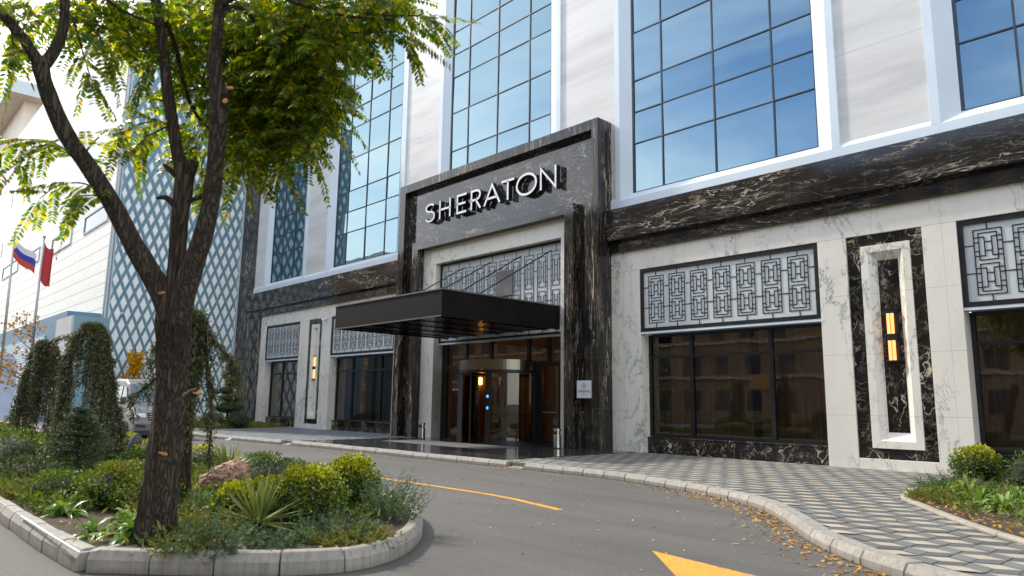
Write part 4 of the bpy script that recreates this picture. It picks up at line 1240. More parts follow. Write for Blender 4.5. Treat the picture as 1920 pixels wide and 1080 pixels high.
# ================================================================= STREET TREE
def npos(v): return tuple(float(a) for a in v)
def smooth3(pts, rad, n=6):
    pts = [np.array(p, float) for p in pts]; P = []; Q = []
    for i in range(len(pts) - 1):
        p0 = pts[max(i - 1, 0)]; p1 = pts[i]; p2 = pts[i + 1]; p3 = pts[min(i + 2, len(pts) - 1)]
        for k in range(n):
            u = k / n
            P.append(.5 * ((2 * p1) + (-p0 + p2) * u + (2 * p0 - 5 * p1 + 4 * p2 - p3) * u * u + (-p0 + 3 * p1 - 3 * p2 + p3) * u ** 3))
            Q.append(rad[i] * (1 - u) + rad[i + 1] * u)
    P.append(pts[-1]); Q.append(rad[-1])
    return P, Q
TD = 6.42
base = gp(287, 1016, .15)
TD = float((base - np.array([0, 0, HC])) @ CF)
tree = thing('street_tree', 'large feathery leaved street tree with forked dark trunk in the front of the island', 'tree', npos(base))
def limb(mb, pix, n=28, sub=7, rough=.07, seed=0):
    pts = [dp(x, y, d) for x, y, d, w in pix]
    rad = [.90 * w / 2 * d / FPX for x, y, d, w in pix]
    P, Q = smooth3(pts, rad, sub)
    ph = [random.uniform(0, 6.28) for _ in range(8)]
    def wob(i, a):
        s = i * .33
        return 1 + rough * (.5 * math.sin(3 * a + ph[0] + s * .6) + .35 * math.sin(7 * a + ph[1] - s * .4) + .4 * math.sin(11 * a + ph[2] + s * .3) + .3 * math.sin(s * 2.3 + ph[3] + 2 * a) + .25 * math.sin(17 * a + ph[4] + s))
    return mb.tube(P, Q, n, True, 0, wob)
tk = MB()
limb(tk, [(286, 1040, TD, 100), (288, 1010, TD, 90), (292, 985, TD - .02, 80), (301, 920, TD - .05, 70), (309, 850, TD - .08, 66), (319, 740, TD - .12, 60), (325, 650, TD - .16, 60), (327, 590, TD - .18, 66), (328, 550, TD - .2, 56)], 72, 9, .10)
limb(tk, [(322, 600, 6.30, 50), (303, 548, 6.28, 46), (275, 500, 6.24, 42), (248, 455, 6.20, 38), (210, 382, 6.10, 36), (168, 315, 6.0, 34), (125, 252, 5.92, 33), (96, 190, 5.85, 31), (80, 145, 5.8, 31), (74, 112, 5.78, 34)], 26, 7, .06)
limb(tk, [(77, 125, 5.79, 28), (52, 85, 5.72, 22), (22, 45, 5.65, 21), (0, 22, 5.6, 20), (-60, -60, 5.4, 18), (-130, -190, 5.2, 14)], 22, 6, .05)
limb(tk, [(80, 125, 5.8, 26), (104, 92, 5.85, 22), (119, 50, 5.9, 19), (121, 0, 5.9, 18), (118, -80, 5.9, 16), (140, -220, 5.8, 12)], 22, 6, .05)
limb(tk, [(328, 605, 6.3, 46), (330, 545, 6.32, 40), (333, 480, 6.36, 34), (336, 420, 6.38, 34), (342, 365, 6.40, 37), (346, 325, 6.42, 40), (344, 305, 6.42, 30)], 26, 7, .08)
limb(tk, [(346, 345, 6.41, 30), (334, 290, 6.44, 25), (321, 215, 6.5, 23), (311, 140, 6.55, 22), (302, 65, 6.6, 21), (292, 0, 6.65, 19), (276, -110, 6.7, 15), (262, -260, 6.7, 10)], 22, 6, .06)
limb(tk, [(332, 605, 6.3, 52), (348, 540, 6.26, 46), (371, 472, 6.2, 40), (390, 405, 6.15, 36), (402, 330, 6.1, 34), (408, 255, 6.05, 33), (412, 195, 6.02, 37), (407, 160, 6.0, 30), (402, 120, 5.98, 26), (408, 55, 5.95, 23), (414, 0, 5.92, 21), (430, -110, 5.85, 17), (455, -280, 5.8, 11)], 26, 7, .07)
# stubs
limb(tk, [(346, 335, 6.41, 24), (358, 315, 6.38, 24), (362, 300, 6.37, 22)], 14, 4, .12)
limb(tk, [(334, 332, 6.40, 14), (318, 318, 6.38, 12), (306, 308, 6.37, 5)], 12, 4, .1)
limb(tk, [(330, 388, 6.38, 16), (312, 371, 6.36, 12), (292, 372, 6.34, 4)], 12, 4, .1)
limb(tk, [(345, 385, 6.39, 14), (360, 375, 6.36, 10), (380, 369, 6.34, 9)], 12, 4, .1)
limb(tk, [(308, 190, 6.5, 6), (294, 186, 6.49, 4), (283, 187, 6.48, 2)], 8, 3, .05)
limb(tk, [(350, 745, 6.33, 22), (364, 735, 6.30, 17), (370, 737, 6.29, 14)], 12, 4, .06)
limb(tk, [(417, 180, 6.0, 22), (426, 172, 5.97, 18), (430, 168, 5.96, 16)], 12, 4, .1)
# secondary branches
limb(tk, [(408, 22, 5.95, 12), (440, 12, 6.1, 10), (470, 30, 6.3, 9), (490, 75, 6.45, 8), (508, 140, 6.6, 6), (520, 190, 6.7, 4)], 10, 5, .05)
limb(tk, [(312, 42, 6.6, 10), (330, 90, 6.8, 9), (343, 150, 7.0, 8), (365, 210, 7.1, 7), (400, 250, 7.2, 5), (440, 290, 7.2, 3)], 10, 5, .05)
limb(tk, [(414, 10, 5.92, 12), (480, -20, 5.8, 10), (570, 10, 5.7, 8), (650, 30, 5.6, 6), (740, 38, 5.5, 4)], 10, 5, .05)
limb(tk, [(430, -110, 5.85, 13), (540, -150, 5.7, 10), (640, -130, 5.5, 7), (720, -80, 5.4, 4)], 10, 5, .05)
limb(tk, [(508, 140, 6.6, 6), (560, 170, 6.5, 5), (600, 220, 6.4, 3)], 8, 5, .05)
limb(tk, [(262, -230, 6.7, 10), (330, -300, 6.9, 8), (420, -330, 7.1, 5)], 8, 5, .05)
limb(tk, [(121, 0, 5.9, 9), (170, -20, 6.1, 8), (230, 20, 6.3, 6), (300, 50, 6.5, 4)], 8, 5, .05)
trunk = tk.build('trunk', M['bark'], tree, smooth=True)
# pale saw cuts
def disc(px, py, d, w, h, nrm, name='saw_cut'):
    c = dp(px, py, d); nrm = unit(np.array(nrm, float)); a = unit(np.cross(nrm, (0.1, .2, 1))); b = np.cross(nrm, a)
    k = 14; pts = [c + a * w * d / FPX / 2 * math.cos(6.283 * i / k) + b * h * d / FPX / 2 * math.sin(6.283 * i / k) for i in range(k)]
    MB().add(pts + [p + nrm * .012 for p in pts], [tuple(range(k, 2 * k)), tuple(range(k))[::-1]] + [(i, (i + 1) % k, k + (i + 1) % k, k + i) for i in range(k)]).build(name, M['cut'], trunk)
disc(369, 736, 6.28, 16, 12, (.55, -.35, .8)); disc(431, 166, 5.95, 14, 12, (.5, -.4, .75)); disc(423, 190, 5.93, 10, 10, (.6, -.7, .2)); disc(305, 851, TD - .27, 40, 9, (.12, -.12, .98)); disc(303, 550, 6.1, 16, 12, (.1, -.4, .9))

def compound(base, D, L, droop, pairs=13, ll=.064, lw=.027):
    """pinnate leaves: base (N,3), D (N,3) -> leaflet polygons and rachis bars"""
    N = len(base); L = np.broadcast_to(L, (N,)).astype(float)
    tt = np.linspace(.14, .97, pairs)
    down = np.array([0, 0, -1.0])
    P = base[:, None] + D[:, None] * (L[:, None] * tt)[..., None] + down * (droop[:, None] * L[:, None] * tt ** 2)[..., None]
    T = unit(D[:, None] + down * (2 * droop[:, None] * tt)[..., None])
    ref = unit(np.cross(D, np.array([0, 0, 1.0])) + .25 * RS.normal(size=(N, 3)))
    S = unit(ref[:, None] - T * (ref[:, None] * T).sum(-1, keepdims=True))
    out = []
    fold = RS.uniform(.1, .9, (N, 1, 1))
    for sgn in (1, -1):
        Nn = np.cross(T, S)
        d = unit(S * sgn + T * .38 + down * fold + .10 * RS.normal(size=P.shape))
        w = unit(np.cross(d, Nn) + .2 * RS.normal(size=P.shape))
        size = (ll * (1 - .35 * np.abs(tt - .45) ** 1.3 * 1.6))[None] * RS.uniform(.8, 1.15, P.shape[:2]) * (L[:, None] / .34)
        out.append(leaves(P.reshape(-1, 3), d.reshape(-1, 3), w.reshape(-1, 3), size.reshape(-1), size.reshape(-1) * lw / ll, .06))
    rb = np.stack([base, base + S[:, 0] * .004, P[:, -1] + S[:, -1] * .0015, P[:, -1]], 1)
    pm = np.stack([P[:, pairs // 2], P[:, pairs // 2]], 1)
    return np.concatenate(out), rb
LB_, LD_, LL_ = [], [], []
def blob(px, py, rx, ry, dep, dd, n, down=.45):
    k = 0
    c = RS.normal(size=(n * 4, 3)); c = c / np.linalg.norm(c, axis=1)[:, None] * RS.uniform(0, 1, (n * 4, 1)) ** .4
    for q in c[:n]:
        b = dp(px + q[0] * rx, py + q[1] * ry, dep + q[2] * dd)
        d = RS.normal(size=3) + .7 * (q[0] * CR + q[2] * CF); d[2] *= .4; d = unit(d); d = unit(d + np.array([0, 0, -down * RS.uniform(.1, 1.3)]))
        LB_.append(b); LD_.append(d); LL_.append(RS.uniform(.28, .44))
def spray(pix, n, L=.36, spread=.9, sag=.35):
    pts = [dp(*p) for p in pix]
    P, _ = smooth3(pts, [1] * len(pts), 8); P = np.array(P)
    MB().tube(P, np.linspace(.009, .003, len(P)), 6).build('twig', M['twig'], tree)
    s = np.linspace(.08, 1, n)
    for i, u in enumerate(s):
        f = u * (len(P) - 1); a = int(min(f, len(P) - 2)); b = P[a] + (P[a + 1] - P[a]) * (f - a)
        t = unit(P[a + 1] - P[a]); side = unit(np.cross(t, (0, 0, 1))) * (1 if i % 2 else -1)
        if u > .96: side = side * .1
        d = unit(t * .55 + side * spread + np.array([0, 0, RS.uniform(-.35, .2)]) + .15 * RS.normal(size=3))
        LB_.append(b); LD_.append(d); LL_.append(L * RS.uniform(.85, 1.1))
# in-frame crown
for a in [(570, 40, 110, 70, 6.7, .8, 200), (490, 110, 90, 90, 7.2, .7, 230), (565, 150, 70, 80, 6.8, .7, 190), (500, 220, 80, 70, 7.1, .6, 180), (560, 230, 45, 45, 6.7, .5, 60), (470, 285, 50, 36, 6.9, .5, 50),
          (365, 60, 90, 80, 7.6, .7, 130), (370, 170, 50, 80, 7.7, .6, 75), (365, 270, 36, 46, 7.4, .4, 30), (265, 40, 80, 55, 7.2, .7, 100), (170, 15, 70, 42, 6.6, .6, 60), (45, 25, 55, 36, 6.2, .5, 26), (450, 20, 120, 55, 7.1, .8, 120), (700, 0, 70, 26, 5.8, .5, 55), (610, 60, 50, 40, 6.2, .6, 55)]:
    blob(*a)
# crown above the picture
for a in [(100, -170, 260, 100, 6.6, 1.4, 120), (420, -190, 280, 110, 7.0, 1.6, 190), (640, -140, 140, 80, 6.1, 1.0, 100), (330, -340, 260, 110, 7.0, 1.5, 130)]:
    blob(*a)
for s, n in [(([(150, 305, 6.0), (100, 268, 5.9), (45, 262, 5.8), (-15, 275, 5.75)]), 15), (([(150, 300, 6.0), (180, 262, 6.05), (205, 250, 6.1)]), 6), (([(110, 262, 5.9), (60, 285, 5.8), (15, 320, 5.75)]), 8),
             (([(205, 378, 6.1), (160, 345, 6.0), (110, 348, 5.95), (75, 372, 5.9)]), 11), (([(190, 368, 6.1), (155, 368, 6.0), (138, 395, 5.95)]), 6),
             (([(135, 30, 5.9), (150, 80, 5.95), (165, 130, 6.0), (175, 160, 6.0)]), 11), (([(175, 50, 6.1), (195, 85, 6.1), (205, 110, 6.1)]), 6), (([(20, 50, 5.7), (25, 85, 5.7), (30, 115, 5.7)]), 7),
             (([(330, 230, 6.6), (285, 228, 6.5), (240, 240, 6.45), (225, 252, 6.4)]), 10), (([(320, 235, 6.6), (280, 255, 6.5), (250, 290, 6.45)]), 8), (([(300, 110, 6.6), (275, 130, 6.55), (265, 155, 6.5)]), 6),
             (([(640, 20, 5.7), (720, 28, 5.6), (790, 30, 5.5), (822, 36, 5.45)]), 15), (([(620, 60, 5.8), (690, 62, 5.7), (740, 60, 5.6), (765, 70, 5.6)]), 12), (([(560, 50, 6), (620, 78, 5.9), (660, 95, 5.8)]), 8),
             (([(570, 120, 6.2), (610, 130, 6.1), (642, 150, 6.0)]), 7), (([(570, 160, 6.2), (605, 175, 6.1), (635, 200, 6.0)]), 7), (([(560, 195, 6.2), (595, 215, 6.1), (622, 245, 6.0)]), 7), (([(545, 235, 6.2), (570, 260, 6.1), (585, 285, 6.1)]), 7),
             (([(490, 270, 6.4), (515, 295, 6.3), (530, 315, 6.3)]), 6), (([(440, 290, 6.4), (455, 310, 6.3), (460, 325, 6.3)]), 5), (([(385, 290, 6.8), (378, 315, 6.7), (382, 340, 6.7)]), 6)]:
    spray(s, n)
NSP = len(LB_)
LBa, LDa, LLa = np.array(LB_), np.array(LD_), np.array(LL_)
lf, rb = compound(LBa, LDa, LLa, RS.uniform(.05, .38, len(LBa)))
np_mesh('crown', lf, 6, M['locust'], tree, base)
bpy.data.objects['crown'].location = (0, 0, 0)
o = np_mesh('leaf_stalks', rb, 4, M['twig'], tree); o.location = -np.array(tree.location)

# ================================================================= SHRUBS
def ico(c, r, sub=3, amp=.0):
    bm = bmesh.new(); bmesh.ops.create_icosphere(bm, subdivisions=sub, radius=1)
    vs = np.array([v.co[:] for v in bm.verts]); fs = [tuple(v.index for v in f.verts) for f in bm.faces]; bm.free()
    k = 1 + amp * (np.sin(vs[:, 0] * 5 + c[0] * 9) + np.sin(vs[:, 1] * 6 + c[1] * 5) + np.sin(vs[:, 2] * 5 + vs[:, 0] * 3)) / 3
    return vs * k[:, None] * np.array(r) + np.array(c), fs
def bush(name, label, cat, lobes, n, L, W, m, top=None, group=None, core=True, fuzz=.13, upw=.3):
    """lobes: list of (centre, radii); leaves on and just inside every lobe's surface"""
    g = np.array(lobes[0][0], float); g[2] = .15
    t = thing(name, label, cat, npos(g), group)
    P, N = [], []
    tot = sum(r[0] * r[2] for c, r in lobes)
    for c, r in lobes:
        k = int(n * r[0] * r[2] / tot)
        d = rand_dirs(k); d[:, 2] = np.where(d[:, 2] < -.75, -d[:, 2], d[:, 2])
        lump = 1 + .05 * np.sin(d[:, 0] * 7 + c[0] * 3) + .06 * np.sin(d[:, 1] * 8 + d[:, 2] * 5) + .04 * np.sin(d[:, 2] * 13 + d[:, 0] * 9)
        P.append(np.array(c) + d * np.array(r) * (lump * RS.uniform(1 - 2.2 * fuzz, 1 + fuzz * .6, k))[:, None]); N.append(d)
    P = np.concatenate(P); N = np.concatenate(N)
    for c, r in lobes:                                   # drop leaves buried in another lobe
        q = (P - np.array(c)) / np.array(r); keep = (q ** 2).sum(1) > .55
        P, N = P[keep], N[keep]
    keep = P[:, 2] > .13; P, N = P[keep], N[keep]
    D = unit(N * .8 + rand_dirs(len(P)) * .9 + np.array([0, 0, upw])); S = unit(np.cross(D, rand_dirs(len(P))))
    LL = L * RS.uniform(.7, 1.25, len(P)); V = leaves(P - D * LL[:, None] * .4, D, S, LL, LL * W / L, .05)
    if top is not None and name != 'low_shrub':
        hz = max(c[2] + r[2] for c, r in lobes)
        up = (N[:, 2] + .28 * RS.normal(size=len(P)) > .55) & (RS.uniform(size=len(P)) < .92)  # upward-facing leaves get the separate top material
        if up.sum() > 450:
            o = np_mesh('top_leaves', V[up], 6, top, t); o.location = -g
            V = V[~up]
    o = np_mesh('foliage', V, 6, m, t); o.location = -g
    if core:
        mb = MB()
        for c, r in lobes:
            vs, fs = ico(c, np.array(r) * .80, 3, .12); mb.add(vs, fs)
        mb.build('dark_core', M['core'], t)  # solid dark core put in to block the view through the leaves
    return t
B0 = gp(590, 1000, .17); 
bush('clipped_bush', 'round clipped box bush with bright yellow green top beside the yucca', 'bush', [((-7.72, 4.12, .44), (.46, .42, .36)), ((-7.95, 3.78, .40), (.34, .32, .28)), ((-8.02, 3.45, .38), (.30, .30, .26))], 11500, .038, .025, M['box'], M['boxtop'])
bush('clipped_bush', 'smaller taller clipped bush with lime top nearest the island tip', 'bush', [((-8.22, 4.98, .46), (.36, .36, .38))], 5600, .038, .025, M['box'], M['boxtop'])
bush('low_hedge', 'low rounded golden green hedge mound left of the big trunk', 'hedge', [((-10.5, 2.95, .38), (.75, .5, .34)), ((-9.8, 3.1, .34), (.45, .42, .28))], 10000, .036, .022, M['box'], M['golden_box'])
bush('hedge', 'broad dark green hedge at the far left of the island', 'hedge', [((-15.6, 2.5, .5), (1.2, .45, .48)), ((-17.6, 2.5, .5), (1.3, .5, .5)), ((-19.8, 2.6, .5), (1.4, .55, .5))], 6500, .05, .028, M['darkbox'], M['box'])
bush('hedge', 'bright green hedge strip behind the weeping conifers', 'hedge', [((-18.4, 5.0, .42), (1.0, .5, .36)), ((-16.6, 5.3, .38), (.9, .45, .32)), ((-15.0, 5.6, .36), (.8, .45, .28))], 4200, .05, .028, M['box'], M['boxtop'])
bush('low_shrub', 'low green shrub clump behind the pink rock at the road edge', 'bush', [((-12.6, 5.8, .36), (.7, .36, .26)), ((-11.7, 5.9, .34), (.5, .33, .22))], 2600, .05, .02, M['box'], M['gold_juniper'])
bush('low_shrub', 'small rounded green shrub between the strap plants and the left kerb', 'bush', [((-11.6, 2.45, .30), (.45, .36, .24)), ((-12.3, 2.6, .28), (.4, .34, .22))], 2600, .045, .024, M['box'], M['gold_juniper'])
bush('low_shrub', 'mid green mounded shrub just left of the small spruce', 'bush', [((-13.6, 2.5, .34), (.6, .4, .28)), ((-14.4, 2.4, .32), (.5, .4, .26))], 2800, .05, .026, M['darkbox'], M['box'])
bush('low_shrub', 'yellow green shrub glimpsed behind the trunk beside the standing stone', 'bush', [((-14.6, 4.4, .34), (.6, .45, .28)), ((-13.6, 4.6, .30), (.5, .4, .24))], 2800, .05, .026, M['box'], M['boxtop'])
bush('low_shrub', 'dark green shrub filling the bed behind the pink rock', 'bush', [((-10.9, 5.2, .36), (.5, .4, .28)), ((-10.2, 5.6, .32), (.42, .36, .24))], 2600, .045, .02, M['darkbox'], M['juniper'])
# right bed and far bed
bush('round_bush', 'round clipped bush at the foot of the right marble pier', 'bush', [((-3.98, 15.75, .50), (.42, .42, .38))], 4200, .04, .022, M['box'], M['boxtop'])
bush('loose_bush', 'looser dark green bush at the right edge of the bed', 'bush', [((-2.95, 15.3, .44), (.5, .5, .40)), ((-2.2, 15.0, .42), (.5, .5, .40))], 3600, .055, .018, M['darkbox'], M['box'])
for c, r, lab in [((-35.1, 14.8, .52), (.62, .55, .44), 'dark clipped bush nearest the left hotel pillar'), ((-37.0, 14.3, .45), (.85, .6, .40), 'wide dark clipped bush in front of the spiral conifer'), ((-40.3, 15.4, .42), (.5, .45, .36), 'small dark bush beside the tan rock in the far bed')]:
    bush('clipped_bush', lab, 'bush', [(c, r)], 1500, .07, .035, M['darkbox'], None, 'dark clipped bushes in the far bed')
sp = []
for k, (z, r, ox) in enumerate([(.95, .85, 0), (1.45, .55, .05), (1.85, .45, -.1), (2.25, .38, .08), (2.62, .30, -.05), (2.98, .2, .03)]):
    sp.append(((-38.4 + ox, 15.6 + ox, z + .15), (r, r, .22 + .1 * (k == 0))))
t = bush('spiral_conifer', 'tiered spiral clipped conifer against the dark end wall', 'conifer', sp, 3600, .075, .03, M['darkbox'], M['gold_juniper'])
MB().tube([(-38.4, 15.6, .1), (-38.4, 15.6, 3.1)], [.08, .03], 8).build('stem', M['bark2'], t)
vs, fs = ico((-39.6, 14.9, .38), (.55, .4, .34), 4, .25)
tag(MB().add(vs, fs).build('boulder', M['stone_flat'], loc=(-39.6, 14.9, .15)), 'tan boulder lying between the dark bushes of the far bed', 'rock')

# ---- junipers: branching sprigs
def sprigs(P, D, L, w, nn, curl=.25):
    """needle-clad twigs; returns rhombs"""
    N = len(P); t = np.linspace(.05, 1, nn)
    Q = P[:, None] + D[:, None] * (L[:, None] * t)[..., None] + np.array([0, 0, 1.0]) * (curl * L[:, None] * (t ** 2 - t * .6))[..., None]
    d = unit(D[:, None] * .9 + .75 * RS.normal(size=Q.shape)); s = unit(np.cross(d, RS.normal(size=Q.shape)))
    ln = (w * 2.6 * (1.05 - .5 * t))[None] * RS.uniform(.7, 1.2, Q.shape[:2])
    return rhombs(Q.reshape(-1, 3), d.reshape(-1, 3), s.reshape(-1, 3), ln.reshape(-1), (ln * .30).reshape(-1))
def juniper(label, c, rx, ry, h, n, m, name='juniper', up=.5, L=.22, w=.020, group=None):
    c = np.array(c, float); t = thing(name, label, 'juniper', npos(c), group)
    a = RS.uniform(0, 6.283, n); r = np.sqrt(RS.uniform(0, 1, n))
    P = c + np.stack([rx * r * np.cos(a), ry * r * np.sin(a), h * RS.uniform(.02, .75, n) * (1 - .6 * r * r)], 1)
    D = unit(np.stack([np.cos(a) * (.3 + r), np.sin(a) * (.3 + r), np.full(n, up)], 1) + .45 * RS.normal(size=(n, 3)))
    o = np_mesh('foliage', sprigs(P, D, RS.uniform(.6, 1.2, n) * L, w, 26), 4, M[m], t); o.location = -c
    mb = MB()
    for i in range(8):
        q = P[i * (n // 8)]; mb.tube([c + (0, 0, -.03), (c + q) / 2 + (0, 0, .03), q], [.006, .004, .002], 5)
    mb.build('stems', M['twig'], t)
    return t
for lab, p, rx, ry, h, n, m, up, L in [
    ('blue green juniper spilling over the kerb at the foot of the trunk', (-6.80, 2.66, .16), .26, .26, .32, 90, 'juniper', .6, .24),
    ('golden green juniper tuft between trunk and yucca', (-7.55, 2.95, .16), .32, .28, .26, 110, 'gold_juniper', .5, .2),
    ('low blue juniper spreading under the clipped bushes', (-6.85, 3.95, .16), .34, .40, .17, 190, 'juniper', .35, .22),
    ('low golden tipped juniper mat at the island tip', (-6.5, 4.0, .16), .30, .35, .12, 130, 'gold_juniper', .3, .18),
    ('upright feathery juniper at the right tip of the island', (-7.35, 5.05, .16), .34, .24, .42, 150, 'juniper', 1.5, .34),
    ('dull green juniper mat along the front kerb below the yucca', (-6.78, 3.2, .16), .22, .26, .12, 80, 'juniper', .4, .18),
    ('blue juniper standing against the pink rock', (-8.9, 4.15, .16), .28, .24, .46, 170, 'juniper', 1.0, .28),
    ('dark spreading juniper below the pink rock', (-9.0, 3.4, .16), .42, .3, .22, 150, 'juniper', .5, .22),
    ('dark green juniper mat left of the strap leaved plants', (-12.5, 2.35, .16), .9, .35, .25, 260, 'gold_juniper', .4, .26),
    ('sparse juniper behind the clipped bushes at the road side', (-8.9, 5.4, .16), .4, .25, .42, 130, 'juniper', 1.2, .3),
    ('grey green juniper at the left corner of the right bed', (-3.95, 14.2, .16), .5, .7, .24, 240, 'juniper', .45, .26),
    ('fresh green juniper fringe beside the front kerb right of the trunk', (-6.98, 2.5, .16), .18, .2, .16, 45, 'gold_juniper', .5, .2),
    ('blue green juniper mat under the yucca blades', (-7.2, 3.05, .16), .30, .26, .14, 90, 'juniper', .4, .22),
    ('olive juniper mat behind the strap leaved clumps', (-9.2, 3.1, .16), .5, .3, .24, 200, 'gold_juniper', .5, .22),
    ('brownish juniper mat at the tip of the right bed', (-3.7, 12.7, .16), .4, .55, .16, 180, 'gold_juniper', .3, .22)]:
    juniper(lab, p, rx, ry, h, n, m, up=up, L=L)

# ---- yuccas and strap plants
def blades(c, n, L, W, lift, curve, fold=.0, seg=6, hang=(0.2, 1.0)):
    """arching blades, as quads along their length -> (N*seg,4,3)"""
    out = []
    for i in range(n):
        a = RS.uniform(0, 6.283); e = R_(RS.uniform(*lift)); l = L * RS.uniform(.75, 1.12); w = W * RS.uniform(.8, 1.15)
        h = np.array([math.cos(a), math.sin(a), 0]); side = np.array([-h[1], h[0], 0]) + .15 * RS.normal(size=3)
        t = np.linspace(0, 1, seg + 1)
        cv = curve * RS.uniform(*hang)
        ctr = np.array(c) + h * (l * t * math.cos(e))[:, None] + np.array([0, 0, 1.0]) * (l * t * math.sin(e) - cv * l * t ** 2)[:, None] + h * .03
        ww = w / 2 * np.minimum(1, np.minimum(.55 + t * 2.2, (1.02 - t) * 2.4))
        A = ctr + side * ww[:, None]; Bq = ctr - side * ww[:, None]
        out.append((A, ctr - np.array([0, 0, 1]) * (w * .18), Bq))
    return out
def blade_plant(name, label, cat, c, n, L, W, lift, curve, m, group=None, hang=(.2, 1.0)):
    c = np.array(c, float); t = thing(name, label, cat, npos(c), group)
    mb = MB()
    for A, Mi, Bq in blades(c, n, L, W, lift, curve, hang=hang):
        k = len(A); vs = list(A) + list(Mi) + list(Bq); fs = []
        for i in range(k - 1): fs += [(i, i + 1, k + i + 1, k + i), (k + i, k + i + 1, 2 * k + i + 1, 2 * k + i)]
        mb.add(vs, fs)
    mb.build('blades', M[m], t, smooth=True)
    vs, fs = ico(c + (0, 0, .02), (.05, .05, .06), 2); MB().add(vs, fs).build('crown_base', M['core'], t)
    return t
blade_plant('yucca', 'spiky yucca rosette in front of the clipped box bushes', 'yucca', (-7.38, 3.40, .30), 95, .52, .034, (-12, 88), .10, 'yucca')
blade_plant('yucca', 'spiky yucca rosette beside the slim leaning trunk and pink rock', 'yucca', (-11.7, 4.85, .36), 70, .55, .04, (-15, 85), .12, 'yucca')
for lab, c, n, L, W, m in [
    ('strap leaved clump beside the white pipe left of the trunk', (-7.95, 2.42, .15), 44, .62, .06, 'strap'),
    ('taller strap leaved clump against the low hedge mound', (-8.55, 2.55, .15), 36, .66, .06, 'strap'),
    ('pale variegated strap leaved clump near the left kerb', (-10.1, 2.22, .15), 34, .58, .065, 'strap'),
    ('strap leaved clump between the two trunks and the rock', (-9.75, 3.75, .15), 34, .5, .06, 'strap'),
    ('pale strap leaved clump far behind the big trunk', (-13.2, 3.9, .15), 34, .75, .08, 'strap'),
    ('lime green strap leaved plant in the right bed', (-3.55, 13.5, .17), 26, .75, .06, 'strap_y'),
    ('arching green strap clump near the round bush', (-3.75, 13.0, .17), 46, .62, .05, 'strap'),
    ('arching green strap clump at the front of the right bed', (-2.75, 12.0, .17), 48, .62, .05, 'strap'),
    ('arching green strap clump at the right frame edge', (-2.2, 11.6, .17), 46, .60, .05, 'strap'),
    ('broad strap clump in the middle of the right bed', (-3.2, 12.6, .17), 46, .60, .05, 'strap'),
    ('strap leaved clump in the open soil before the big trunk', (-8.35, 2.15, .15), 30, .46, .05, 'strap'),
    ('small strap clump by the loose bush', (-2.9, 13.4, .17), 44, .58, .05, 'strap')]:
    blade_plant('strap_plant', lab, 'plant', c, n, L, W, (25, 86), .95, m, hang=(.5, 1.1))

# ---- rocks, pipe
def rocky(name, label, c, pts, m, sub=5):
    vs, fs = ico((0, 0, 0), (1, 1, 1), sub)
    n = np.zeros(len(vs)); 
    for k in range(34):
        d = RS.normal(size=3) * (2.0 + k * .55); n += np.sin(vs @ d + RS.uniform(0, 6.28)) / (1.2 + k * .34)
    vs = vs * (1 + .075 * n[:, None])
    R0 = np.array(pts)
    o = MB().add(vs @ R0 + np.array(c), fs).build(name, m, loc=npos(c), smooth=True)
    return tag(o, label, 'rock')
pr = gp(418, 925, .17)
rocky('rock', 'pinkish porous rock leaning up behind the yucca', pr + np.array([0, 0, .2]), [CR * .36 + np.array([0, 0, .16]), np.array([-CR[1], CR[0], 0]) * .24, np.array([0, 0, .20]) - CR * .06], M['rock'], 6)
g = gp(255, 868, .15)
rocky('standing_stone', 'dark grey standing stone in front of the van', g + np.array([0, 0, .25]), [CR * .22, np.array([-CR[1], CR[0], 0]) * .15, np.array([0.02, 0, .36])], M['stone_grey'], 4)
g = gp(428, 1030, .17)
rocky('flat_stone', 'flat beige stone by the front kerb under the yucca', g + np.array([0, 0, .03]), [CR * .20 + np.array([0, 0, -.01]), np.array([-CR[1], CR[0], 0]) * .12, np.array([0, 0, .05])], M['stone_flat'], 4)
pp_ = [gp(x, y, .215) for x, y in ((40, 968), (95, 1003), (150, 1036))] + [gp(x, y, .2) for x, y in ((180, 1032), (222, 1022))]
tag(MB().tube(pp_, .010, 10).build('irrigation_pipe', M['white_plain'], loc=npos(pp_[0])), 'thin white irrigation pipe lying inside the left kerb', 'pipe')
g = gp(427, 826, .01)
tag(MB().box(g[0] - .1, g[0] + .1, g[1] - .06, g[1] + .06, .003, .06).box(g[0] - .1, g[0] + .08, g[1] + .061, g[1] + .12, .05, .11).build('litter_box', M['white_plain'], loc=npos(g), bevel=.01), 'crumpled white litter lying against the far kerb', 'litter')

